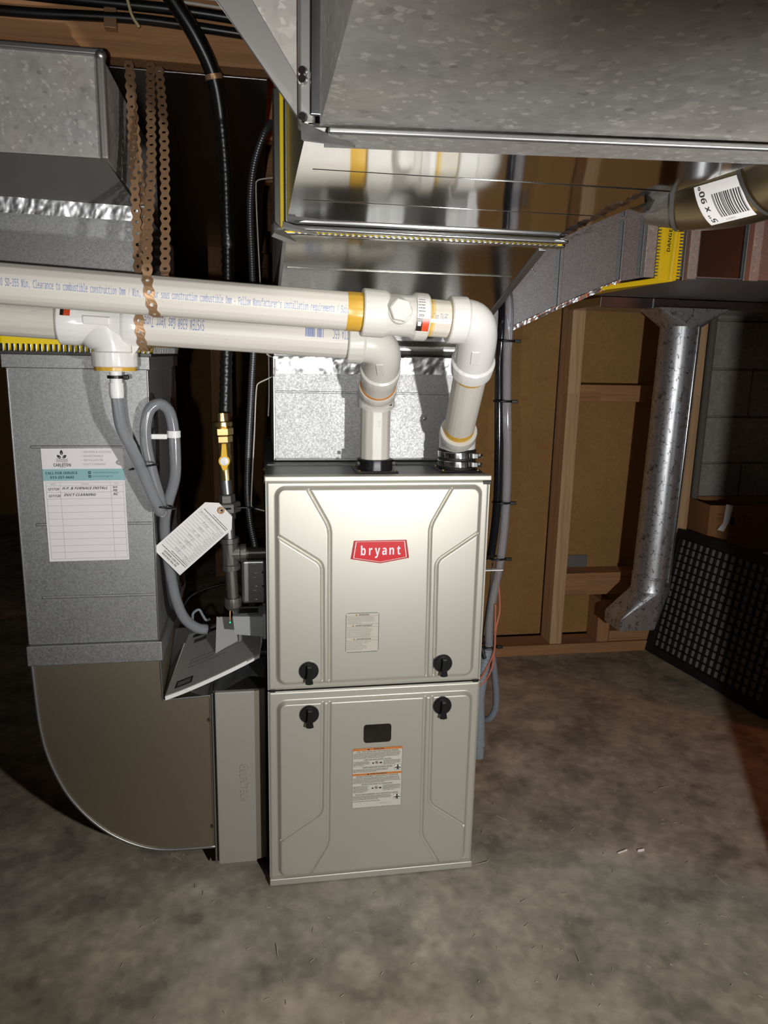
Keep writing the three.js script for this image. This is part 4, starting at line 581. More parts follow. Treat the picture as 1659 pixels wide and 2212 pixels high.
// ---------------------------------------------------------------- supply branch on the right, floor vent, round elbow
{
  const N = thing('branch_duct', 'long new galvanized branch duct on the right with upright seams and a yellow joint', 'duct', [1.0, 1.13, -0.6]);
  const zf = -0.3, zb = -0.86;
  part(N, 'transition', prismXY([[0.225, 1.140], [0.33, 1.178], [0.456, 1.238], [0.61, 1.303], [0.69, 1.318], [0.69, 1.565], [0.30, 1.565], [0.30, 1.32], [0.235, 1.2]], zb + 0.2, zf), M.zincDim);
  part(N, 'trunk_body', rbox(0.69, 1.9, 1.318, 1.565, zb, zf, 0.002), M.zincDim);
  for (const [x, y, w] of [[0.462, 1.243, 0.009], [0.611, 1.306, 0.007], [0.66, 1.317, 0.004]]) part(N, 'standing_seam', rbox(x - w / 2, x + w / 2, y, 1.56, zf - 0.002, zf + 0.006, 0.002), M.zincDim);
  part(N, 'drive_cleat', rbox(0.668, 0.695, 1.314, 1.563, zf - 0.002, zf + 0.005, 0.002), M.zincOld);
  part(N, 'yellow_flex_collar', rbox(0.703, 0.752, 1.3085, 1.566, zb, zf + 0.008, 0.004, 3), M.yellow);
  part(N, 'yellow_flex_fold', sweep([V(0.735, 1.309, zf + 0.006), V(0.738, 1.42, zf + 0.009), V(0.734, 1.56, zf + 0.006)], 0.007, 10), M.yellow);
  part(N, 'crimp_teeth', flexTeeth(V(0.706, 1.312, zf + 0.006), V(0.706, 1.56, zf + 0.006), 34, 0.0038, 0.011, V(-1, 0, 0)), M.yellow);
  part(N, 'crimp_teeth', flexTeeth(V(0.749, 1.312, zf + 0.006), V(0.749, 1.56, zf + 0.006), 34, 0.0038, 0.011, V(1, 0, 0)), M.yellow);
  const yt = canvasTex(512, 96, (x, w, h) => { x.fillStyle = '#ecca1a'; x.fillRect(0, 0, w, h); x.fillStyle = '#2a2610'; x.font = 'bold 66px sans-serif'; x.textAlign = 'left'; x.fillText('DANGER', 30, 72, 300); });
  { const g = plate(0.12, 0.017, 0.0004); g.applyMatrix4(new THREE.Matrix4().makeRotationZ(Math.PI / 2 - 0.03).setPosition(0.724, 1.425, zf + 0.0084)); part(N, 'collar_print', g, printed(yt, { roughness: 0.4 })); }
  part(N, 'yellow_flex_strip', hexa([[0.565, 1.281, zf + 0.006], [0.742, 1.307, zf + 0.008], [0.742, 1.307, zf - 0.1], [0.565, 1.281, zf - 0.1], [0.565, 1.290, zf + 0.004], [0.742, 1.321, zf + 0.006], [0.742, 1.321, zf - 0.1], [0.565, 1.290, zf - 0.1]]), M.yellow);
  part(N, 'drive_cleat', rbox(0.764, 0.778, 1.309, 1.566, zf - 0.002, zf + 0.01, 0.003, 2), M.steel);
  part(N, 'drive_cleat', rbox(0.779, 0.803, 1.314, 1.566, zf - 0.002, zf + 0.006, 0.002), M.zincOld);
  part(N, 'trunk_panel', rbox(0.806, 0.922, 1.321, 1.562, zf - 0.001, zf + 0.002, 0.001), M.smooth);
  part(N, 'drive_cleat', rbox(0.924, 0.942, 1.314, 1.566, zf - 0.002, zf + 0.009, 0.003, 2), M.steel);
  part(N, 'drive_cleat', rbox(0.943, 0.968, 1.316, 1.566, zf - 0.002, zf + 0.005, 0.002), M.zincOld);
  const ft = (a, b, n, s) => crumple(a, b, a.clone().add(V(0, 0.010, 0.0)), n * 4, 8, 0.006, s);
  part(N, 'foil_tape', ft(V(0.245, 1.137, zf + 0.004), V(0.33, 1.172, zf + 0.004), 12, 3), M.foil);
  part(N, 'foil_tape', ft(V(0.33, 1.172, zf + 0.004), V(0.456, 1.232, zf + 0.004), 18, 31), M.foil);
  part(N, 'foil_tape', ft(V(0.456, 1.232, zf + 0.004), V(0.612, 1.298, zf + 0.004), 20, 32), M.foil);
  for (const [x, y, l] of [[0.385, 1.335, 0.03], [0.392, 1.352, 0.025], [0.39, 1.37, 0.02]]) part(N, 'scratch', bar(V(x, y, zf + 0.0006), V(x + l * 0.6, y - l * 0.8, zf + 0.0006), 0.0018, 0.0006), M.chrome);
  const X = thing('stack_header', 'dark flat duct box under the branch duct feeding the round floor vent', 'duct', [1.2, 1.28, -1.0]);
  part(X, 'header_box', rbox(0.832, 1.9, 1.288, 1.316, -1.12, -0.87, 0.002), M.panSheet);
  part(X, 'header_lip', rbox(0.832, 1.1, 1.284, 1.317, -0.872, -0.866, 0.0015), M.smooth);
  part(X, 'header_seam', rbox(1.01, 1.014, 1.287, 1.317, -0.868, -0.863, 0.001), M.steel);
  const Wv = thing('vent_stack', 'round galvanized vent pipe dropping to an angled boot in front of the stud wall', 'pipe', [1.13, 0.15, -0.9]);
  const loft = (ringA, ringB) => { const g = new ConvexGeometry([...ringA, ...ringB]); return uvMetres(g); };
  const circ = (x, y, z, r, n = 40, tilt = 0) => { const o = []; for (let i = 0; i < n; i++) { const a = i / n * 2 * Math.PI; o.push(V(x + r * Math.cos(a), y + tilt * r * Math.cos(a), z + r * Math.sin(a))); } return o; };
  const rect = (x0, x1, y, z0, z1) => [V(x0, y, z0), V(x1, y, z0), V(x1, y, z1), V(x0, y, z1)];
  part(Wv, 'top_adapter', loft(rect(1.012, 1.255, 1.2875, -0.96, -0.83), circ(1.134, 1.232, -0.9, 0.066)), M.zincPipe);
  part(Wv, 'round_pipe', sweep([V(1.134, 1.24, -0.9), V(1.127, 0.8, -0.9), V(1.1185, 0.37, -0.9)], 0.0635, 48, V(0, 0, 1), false, true, 0.6), M.zincPipe);
  part(Wv, 'pipe_seam', sweep([V(1.164, 1.235, -0.842), V(1.158, 0.8, -0.842), V(1.149, 0.375, -0.842)], 0.0016, 6), M.chrome);
  part(Wv, 'pipe_sleeve', turned(V(1.1185, 0.392, -0.9), V(-0.01, -1, 0), [[0, 0.063], [0.001, 0.066], [0.006, 0.066], [0.008, 0.0645], [0.05, 0.0645], [0.052, 0.0655], [0.056, 0.0655], [0.058, 0.063]], 44), M.zincPipe);
  part(Wv, 'angled_boot', loft(circ(1.1175, 0.335, -0.9, 0.064), [V(0.985, 0.245, -0.955), V(0.985, 0.245, -0.84), V(0.985, 0.205, -0.955), V(0.985, 0.205, -0.84), V(1.115, 0.205, -0.955), V(1.115, 0.205, -0.84)]), M.zincPipe);
  // five inch elbow on the side of the shiny trunk section
  const L5 = thing('round_elbow', 'shiny round duct elbow with a white size sticker, leaving the trunk at upper right', 'elbow', [0.28, 1.28, 0.56]);
  part(L5, 'takeoff_collar', sweep([V(0.1868, 1.3482, 0.5391), V(0.2151, 1.3450, 0.5407), V(0.2354, 1.3385, 0.5472)], 0.0506, 40, V(0, 0, 1), false, true, 0.6), M.zincSoft);
  const cl = new THREE.CubicBezierCurve3(V(0.2313, 1.3313, 0.5463), V(0.2678, 1.3191, 0.5634), V(0.3042, 1.3159, 0.6079), V(0.3123, 1.3345, 0.7051)).getSpacedPoints(24);
  part(L5, 'elbow_gore', sweep(cl.slice(0, 5), 0.0522, 40, V(0, 0, 1), false, false, 0), M.zincSoft);
  part(L5, 'elbow_gore', sweep(cl.slice(4, 25), 0.0535, 40, V(0, 0, 1), false, false, 0), M.zincWarm);
  for (const i of [4, 17]) part(L5, 'gore_ring', sweep([cl[i], cl[i].clone().lerp(cl[i + 1], 0.6)], 0.0553, 40, V(0, 0, 1), false, false, 0), M.steel);
  { const n = V(-0.15, -0.62, 0.75).normalize(); part(L5, 'rivet', turned(cl[8].clone().addScaledVector(n, 0.053), n, [[0, 0.001], [0, 0.0045], [0.0012, 0.004], [0.0024, 0.0025], [0.0024, 0.0005]], 14), M.chrome); }
  const st = canvasTex(384, 256, (x, w, h) => { x.fillStyle = '#eae6e2'; x.fillRect(0, 0, w, h); x.fillStyle = '#3a3838'; x.font = 'bold 66px sans-serif'; x.save(); x.translate(80, 240); x.rotate(-Math.PI / 2); x.fillText('5" x 90\u00b0', 0, 0); x.restore(); seed = 8; let p = 130; while (p < w - 20) { const b = 3 + rnd() * 9; x.fillRect(p, 60, b, 150); p += b + 3 + rnd() * 8; } x.font = '20px sans-serif'; x.fillText('0 5530 9', 150, 240); });
  { const c = cl[13], t = cl[14].clone().sub(cl[12]).normalize(); part(L5, 'size_sticker', wrap(c, t, V(-0.25, -0.45, 0.9), 0.0558, 0.054, 0.9), printed(st, { roughness: 0.4 }), 'white size sticker with bar code'); }
  part(T0, 'foil_tape', crumple(V(0.1957, 1.2876, 0.3406), V(0.1989, 1.2835, 0.6079), V(0.2087, 1.2876, 0.3406), 90, 6, 0.005, 44), M.foil);
}
// ---------------------------------------------------------------- leaning filter and cartons
{
  const o = V(1.256, 0.006, -1.13), ux = V(0.1, 0, 0.58), vy = V(0.1, 0.488, 0.03), u = ux.clone().normalize(), v0 = vy.clone().normalize(), n = u.clone().cross(v0).normalize(), v = n.clone().cross(u).normalize();
  const Lu = ux.length(), Lv = vy.length(), m = new THREE.Matrix4().makeBasis(u, v, n).setPosition(o), F = thing('furnace_filter', 'black framed air filter with a wire grid, leaning on the floor at right', 'filter', [1.31, 0, -0.84]);
  const bx = (a0, a1, b0, b1, c0, c1, r = 0.002) => rbox(a0, a1, b0, b1, c0, c1, r).applyMatrix4(m), s = n.x < 0 ? 1 : -1;
  const zz = (a, b) => (s > 0 ? [a, b] : [-b, -a]);
  for (const [a0, a1, b0, b1] of [[0, Lu, 0, 0.032], [0, Lu, Lv - 0.032, Lv], [0, 0.032, 0.032, Lv - 0.032], [Lu - 0.032, Lu, 0.032, Lv - 0.032]]) part(F, 'frame_rail', bx(a0, a1, b0, b1, ...zz(-0.05, 0)), M.filterFrame);
  part(F, 'filter_media', bx(0.03, Lu - 0.03, 0.03, Lv - 0.03, ...zz(-0.04, -0.012)), M.filterMedia);
  const nU = 17, nV = 15, g = []; for (let i = 0; i <= nU; i++) { const a = lerp(0.034, Lu - 0.034, i / nU); g.push(bx(a - 0.0035, a + 0.0035, 0.03, Lv - 0.03, ...zz(-0.011, -0.003), 0.001)); } for (let i = 0; i <= nV; i++) { const b = lerp(0.034, Lv - 0.034, i / nV); g.push(bx(0.03, Lu - 0.03, b - 0.0025, b + 0.0025, ...zz(-0.010, -0.003), 0.001)); }
  part(F, 'wire_grid', merge(g), M.filterMesh);
  const C = thing('carton', 'open brown cardboard carton with a strip of loose white tape behind the filter', 'box', [1.56, 0, -1.12]);
  const P = (k, y) => [[1.422, -1.06], [1.605, -1.03], [1.87, -1.09], [1.87, -1.24], [1.432, -1.24]][k].toSpliced(1, 0, y);
  const wallq = (a, b, y0, y1) => { const A = V(...P(a, y0)), B = V(...P(b, y0)); const d = B.clone().sub(A).normalize(), nn = V(-d.z, 0, d.x).multiplyScalar(0.006); return hexa([[A.x, y0, A.z], [B.x, y0, B.z], [B.x - nn.x, y0, B.z - nn.z], [A.x - nn.x, y0, A.z - nn.z], [A.x, y1, A.z], [B.x, y1, B.z], [B.x - nn.x, y1, B.z - nn.z], [A.x - nn.x, y1, A.z - nn.z]].map((p) => p)); };
  const ct = canvasTex(512, 512, (x, w, h) => { x.fillStyle = '#96683e'; x.fillRect(0, 0, w, h); seed = 12; for (let i = 0; i < 900; i++) { x.fillStyle = `rgba(${rnd() > 0.5 ? '60,36,18' : '190,140,95'},0.05)`; x.fillRect(rnd() * w, rnd() * h, 3 + rnd() * 30, 2); } });
  ct.wrapS = ct.wrapT = THREE.RepeatWrapping; ct.repeat.set(3, 3); const cm = printed(ct, { roughness: 0.9 });
  part(C, 'front_panel', wallq(0, 1, 0.30, 0.600), cm); part(C, 'side_panel', wallq(1, 2, 0.30, 0.600), cm); part(C, 'side_panel', wallq(4, 0, 0.30, 0.600), cm); part(C, 'back_panel', wallq(3, 4, 0.30, 0.600), cm); part(C, 'bottom_panel', rbox(1.44, 1.86, 0.285, 0.3, -1.235, -1.08), cm);
  part(C, 'loose_tape', hexa([[1.472, 0.535, -1.044], [1.494, 0.540, -1.041], [1.494, 0.540, -1.043], [1.472, 0.535, -1.046], [1.478, 0.606, -1.046], [1.504, 0.601, -1.042], [1.504, 0.601, -1.044], [1.478, 0.606, -1.048]]), M.paper);
  part(C, 'loose_tape', hexa([[1.444, 0.512, -1.034], [1.466, 0.506, -1.028], [1.466, 0.506, -1.030], [1.444, 0.512, -1.036], [1.472, 0.536, -1.044], [1.494, 0.541, -1.041], [1.494, 0.541, -1.043], [1.472, 0.536, -1.046]]), M.paper);
  const pr = canvasTex(512, 256, (x, w, h) => { x.fillStyle = '#96683e'; x.fillRect(0, 0, w, h); x.fillStyle = '#5d4024'; x.font = 'bold 34px sans-serif'; x.fillText('FRAGILE', 30, 60); textLines(x, 80, 2, 20, 30, 170, 10, '#6a4a2c'); x.fillStyle = '#3f3430'; x.fillRect(238, 20, 8, 60); x.beginPath(); x.moveTo(212, 90); x.lineTo(242, 66); x.lineTo(272, 90); x.lineTo(266, 170); x.lineTo(218, 170); x.fill(); seed = 6; textLines(x, 60, 3, 26, 310, 470, 12, '#6a4a2c'); });
  { const A = V(...P(0, 0)), B = V(...P(1, 0)), d = B.clone().sub(A).normalize(); const g2 = plate(0.15, 0.085, 0.0004); g2.applyMatrix4(new THREE.Matrix4().makeBasis(d, V(0, 1, 0), d.clone().cross(V(0, 1, 0))).setPosition(A.clone().lerp(B, 0.5).add(V(0, 0.54, 0.0008)))); part(C, 'carton_print', g2, printed(pr, { roughness: 0.9 })); }
  const C2 = thing('carton', 'lower cardboard carton with a white paper edge, right of the taped carton', 'box', [1.7, 0, -0.9]);
  part(C2, 'carton_body', rbox(1.60, 1.93, 0.0, 0.41, -0.97, -0.66, 0.004), M.carton);
  part(C2, 'paper_edge', rbox(1.597, 1.92, 0.41, 0.44, -0.972, -0.964, 0.001), M.paper);
  const C3 = thing('carton', 'plain carton carrying the taped carton, hidden behind the filter', 'box', [1.6, 0, -1.12]);
  part(C3, 'carton_body', rbox(1.44, 1.87, 0.0, 0.284, -1.24, -1.07, 0.004), M.carton);
}
// ---------------------------------------------------------------- gas line and controls on the left of the furnace
{
  const z = -0.12, gx = (y) => -0.2965 - (y - 0.72) * 0.034, GP = (y) => V(gx(y), y, z), dn = V(0.034, -1, 0).normalize(), upv = dn.clone().negate();
  const G = thing('gas_line', 'black flexible gas line with a brass valve and grey iron fittings beside the furnace', 'gas pipe', [-0.296, 0.6, z]);
  part(G, 'flexible_hose', sweep(spline([[-0.3, 1.0, z], [-0.296, 1.09, z], [-0.288, 1.25, -0.108], [-0.287, 1.36, -0.092], [-0.289, 1.48, -0.066], [-0.3025, 1.586, -0.036], [-0.330, 1.640, -0.016], [-0.361, 1.682, -0.004], [-0.395, 1.728, 0.006], [-0.41, 1.79, 0.01]], 150), [...Array(151)].map((_, i) => (i < 96 ? 0.0118 + 0.0014 * Math.sin(i * 2.2) : 0.0135)), 16, V(0, 0, 1), false, true, 0), M.wireBlack);
  part(G, 'hose_strap', sweep([V(-0.3018, 1.582, -0.0368), V(-0.3035, 1.590, -0.035)], 0.0152, 20), M.copper);
  part(G, 'brass_nut', hexNut(GP(0.955), upv, 0.0205, 0.016), M.brass); part(G, 'brass_nut', hexNut(GP(0.940), upv, 0.018, 0.015), M.brass);
  part(G, 'hose_ferrule', turned(GP(0.970), upv, [[0, 0.016], [0.004, 0.0195], [0.012, 0.0195], [0.014, 0.012], [0.03, 0.0115]], 24), M.brass);
  const vb = part(G, 'valve_body', turned(GP(0.94), dn, [[0, 0.001], [0, 0.013], [0.012, 0.0135], [0.018, 0.0125], [0.03, 0.0145], [0.045, 0.0145], [0.055, 0.0125], [0.06, 0.0135], [0.076, 0.0135], [0.076, 0.001]], 24), M.brass);
  { const c = GP(0.905).add(V(0, 0, 0.016)); const s = new THREE.Shape(); s.moveTo(-0.0035, 0.034); s.lineTo(0.0035, 0.034); s.lineTo(0.0055, 0.009); s.absarc(0, 0, 0.0105, 0.9, -0.9, true); s.lineTo(0.003, -0.018); s.lineTo(-0.003, -0.018); s.lineTo(-0.0062, -0.009); s.absarc(0, 0, 0.0105, Math.PI + 0.9, Math.PI - 0.9, true); s.lineTo(-0.0055, 0.009); const g = new THREE.ExtrudeGeometry(s, { depth: 0.004, bevelEnabled: true, bevelSize: 0.0008, bevelThickness: 0.0008, bevelSegments: 2 }); g.translate(c.x, c.y, c.z); part(vb, 'valve_handle', g, M.yellowHandle, 'yellow valve handle'); part(vb, 'handle_cap', turned(c.clone().add(V(0, 0, 0.0045)), V(0, 0, 1), [[0, 0.001], [0, 0.0085], [0.002, 0.0085], [0.0028, 0.007], [0.0028, 0.0005]], 24), M.whitePlastic); part(vb, 'valve_stem', sweep([c.clone().add(V(0, 0, -0.012)), c], 0.006, 14), M.brass); }
  part(G, 'pipe_nipple', sweep([GP(0.87), GP(0.835)], 0.012, 20), M.steel);
  part(G, 'union_nut', hexNut(GP(0.834), dn, 0.017, 0.02), M.iron); part(G, 'union_nut', hexNut(GP(0.818), dn, 0.027, 0.022), M.iron); part(G, 'union_nut', hexNut(GP(0.798), dn, 0.016, 0.017), M.steel);
  part(G, 'pipe_nipple', sweep([GP(0.785), GP(0.735)], 0.0125, 20), M.steel);
  const te = part(G, 'pipe_tee', turned(GP(0.742), dn, [[0, 0.0135], [0, 0.0198], [0.01, 0.02], [0.012, 0.0175], [0.056, 0.0175], [0.058, 0.02], [0.068, 0.0198], [0.068, 0.0135]], 28), M.iron);
  part(te, 'tee_branch', turned(GP(0.708), V(1, 0, 0), [[0, 0.017], [0.02, 0.017], [0.022, 0.0195], [0.033, 0.0192], [0.033, 0.012]], 28), M.iron);
  part(G, 'inlet_pipe', sweep([GP(0.708).add(V(0.025, 0, 0)), V(-0.223, 0.7075, z)], 0.012, 20), M.darkSteel);
  part(G, 'drip_leg', sweep([GP(0.68), GP(0.6)], 0.0125, 22), M.iron);
  part(G, 'drip_cap', turned(GP(0.612), dn, [[0, 0.012], [0, 0.0175], [0.006, 0.0188], [0.02, 0.018], [0.026, 0.013], [0.026, 0.001]], 28), M.iron);
  const J = thing('junction_box', 'grey steel junction box with three knockouts on the furnace side', 'box', [-0.247, 0.6, -0.14]);
  part(J, 'box_body', rbox(-0.2735, -0.2225, 0.598, 0.694, -0.165, -0.112, 0.007, 4), M.steel);
  for (const y of [0.675, 0.646, 0.617]) part(J, 'knockout', turned(V(-0.2455, y, -0.1125), V(0, 0, 1), [[0, 0.001], [0, 0.011], [0.0016, 0.011], [0.0016, 0.0096], [0.0003, 0.0092], [0.0003, 0.0005]], 24), M.steel);
  for (const y of [0.667, 0.637]) part(J, 'hole', turned(V(-0.229, y, -0.1122), V(0, 0, 1), [[0, 0.001], [0, 0.0024], [0.0008, 0.0024], [0.0008, 0.0005]], 12), M.black);
  part(J, 'box_clamp', rbox(-0.262, -0.244, 0.585, 0.599, -0.15, -0.13, 0.003), M.black);
  const Q = thing('condensate_switch', 'light grey plastic control housing with a tiny green lamp under the junction box', 'switch', [-0.262, 0.53, -0.14]);
  part(Q, 'housing', hexa([[-0.289, 0.534, -0.105], [-0.2295, 0.5275, -0.102], [-0.2295, 0.5275, -0.17], [-0.289, 0.534, -0.17], [-0.293, 0.573, -0.108], [-0.2295, 0.571, -0.105], [-0.2295, 0.571, -0.17], [-0.293, 0.573, -0.17]]), M.greyPlastic);
  part(Q, 'mounting_plate', rbox(-0.2305, -0.2235, 0.522, 0.578, -0.175, -0.1, 0.0015), M.greyPlastic);
  part(Q, 'vent_slots', rbox(-0.28, -0.24, 0.572, 0.5755, -0.15, -0.118, 0.001), M.darkSteel);
  part(Q, 'indicator_lamp', new THREE.SphereGeometry(0.0018, 10, 8).translate(-0.2985, 0.560, -0.108), std({ color: 0x1f6b4e, emissive: 0x2fe0a0, emissiveIntensity: 1.2 }));
  part(Q, 'copper_lead', tube([[-0.292, 0.572, -0.13], [-0.2945, 0.585, -0.122], [-0.297, 0.592, -0.118], [-0.2985, 0.58, -0.112], [-0.2985, 0.563, -0.109]], 0.0016, 24, 6), M.copper);
  single('rating_plate', 'white rating plate stuck on the furnace side below the junction box', 'label', rbox(-0.268, -0.2285, 0.575, 0.612, -0.19, -0.1885, 0.0006), M.paper);
  single('valve_coupler', 'small black threaded coupler on the furnace side above the papers', 'coupling', merge([turned(V(-0.2225, 0.485, -0.12), V(-1, 0, 0), [[0, 0.001], [0, 0.012], [0.004, 0.012], [0.004, 0.009], [0.013, 0.009], [0.013, 0.001]], 18), sweep([V(-0.2275, 0.525, -0.12), V(-0.2275, 0.448, -0.12)], 0.0045, 12)]), M.rubber);
  single('flexible_conduit', 'ribbed grey flexible conduit curving down from the plenum to the junction box', 'conduit', sweep(spline([[-0.2, 1.57, -0.215], [-0.215, 1.545, -0.2], [-0.235, 1.49, -0.2], [-0.2445, 1.42, -0.2], [-0.2425, 1.28, -0.2], [-0.2405, 1.17, -0.2], [-0.248, 1.05, -0.2], [-0.2555, 0.93, -0.2], [-0.2595, 0.82, -0.19], [-0.254, 0.76, -0.17], [-0.245, 0.715, -0.145], [-0.244, 0.695, -0.14]], 560), [...Array(561)].map((_, i) => 0.0068 + 0.0009 * Math.sin(i * 2.1)), 12, V(0, 0, 1), false, true, 0), M.conduit);
  const wz = -0.2;
  single('wire_hanger', 'thin bent white wire hook beside the plenum corner', 'wire', tube([[-0.2145, 1.18, wz], [-0.2145, 1.118, wz], [-0.2135, 1.1155, wz], [-0.206, 1.112, wz + 0.004], [-0.199, 1.108, wz + 0.022], [-0.1985, 1.098, wz + 0.024], [-0.2, 1.075, wz + 0.02], [-0.21, 1.068, wz], [-0.2345, 1.055, wz], [-0.2365, 1.05, wz], [-0.243, 0.95, wz], [-0.2515, 0.80, wz + 0.02], [-0.251, 0.795, wz + 0.02], [-0.224, 0.789, wz + 0.04]], 0.0016, 120, 6), M.wireWhite);
  single('wire_hanger', 'straight thin grey wire hanging behind the plenum edge', 'wire', tube([[-0.2115, 1.2, -0.23], [-0.2105, 1.1, -0.23], [-0.211, 1.02, -0.23], [-0.213, 0.985, -0.23]], 0.0016, 30, 6), M.wireWhite);
  single('wire_hanger', 'short bent wire hook above the pipes beside the trunk', 'wire', tube([[-0.193, 1.465, -0.2], [-0.231, 1.456, -0.2], [-0.2325, 1.45, -0.2], [-0.2245, 1.2, -0.2], [-0.2245, 1.18, -0.2]], 0.0015, 60, 6), M.wireWhite);
  // paper tag on a zip tie
  const tag = canvasTex(512, 1024, (x, w, h) => {
    x.fillStyle = '#e8e4e0'; x.fillRect(0, 0, w, h); x.save(); x.translate(w / 2, h / 2); x.rotate(Math.PI); x.translate(-w / 2, -h / 2); x.fillStyle = '#262422'; x.textAlign = 'center'; x.font = 'bold 34px sans-serif'; x.fillText('DO NOT REMOVE', w / 2, 100); x.fillText('NE PAS ENLEVER', w / 2, 60); seed = 44;
    textLines(x, 120, 2, 26, 30, w - 30, 9, '#4a4846'); textLines(x, 830, 2, 26, 40, w - 40, 9, '#3a3836'); x.strokeStyle = '#7d7a77'; x.lineWidth = 3; for (let i = 0; i < 16; i++) { const y = 190 + i * 40; x.beginPath(); x.moveTo(26, y); x.lineTo(w - 26, y); x.stroke(); textLines(x, y - 22, 1, 10, 30, 120 + rnd() * 90, 7, '#8b8886'); } x.beginPath(); x.moveTo(w * 0.5, 190); x.lineTo(w * 0.5, 470); x.stroke();
    x.fillStyle = '#6f7486'; x.font = 'italic 40px serif'; ['Dec 17 2024', '3.5"  w.c.', '14,000', '15 min', '34\u00b0   35"', '15&9', '852 g'].forEach((s, i) => x.fillText(s, w * (0.4 + 0.2 * rnd()), 230 + i * 80)); x.fillText('Gas Contractor Ltd', w * 0.55, 790); x.restore();
  });
  const Tg = thing('paper_tag', 'white cardboard inspection tag hanging from a black cable tie on the gas pipe', 'tag', [-0.36, 0.67, -0.08]);
  { const w = 0.076, h = 0.159, c = 0.019; const g = plate(w, h, 0.0006, [[-w / 2, -h / 2], [w / 2, -h / 2], [w / 2, h / 2 - c], [w / 2 - c, h / 2], [-w / 2 + c, h / 2], [-w / 2, h / 2 - c]]); const ang = Math.atan2(-0.747, 0.667); g.applyMatrix4(new THREE.Matrix4().makeRotationZ(ang).setPosition(-0.3605, 0.757, -0.078)); part(Tg, 'card', g, printed(tag, { roughness: 0.8 }));
    part(Tg, 'eyelet', new THREE.TorusGeometry(0.0052, 0.0022, 8, 24).translate(-0.3105, 0.809, -0.0765), M.copper);
    part(Tg, 'cable_tie', tube([[-0.3105, 0.809, -0.075], [-0.30, 0.8085, -0.09], [-0.288, 0.808, -0.1], [-0.27, 0.808, -0.105], [-0.245, 0.8065, -0.11], [-0.2225, 0.8065, -0.115]], 0.0017, 30, 8), M.black); }
}
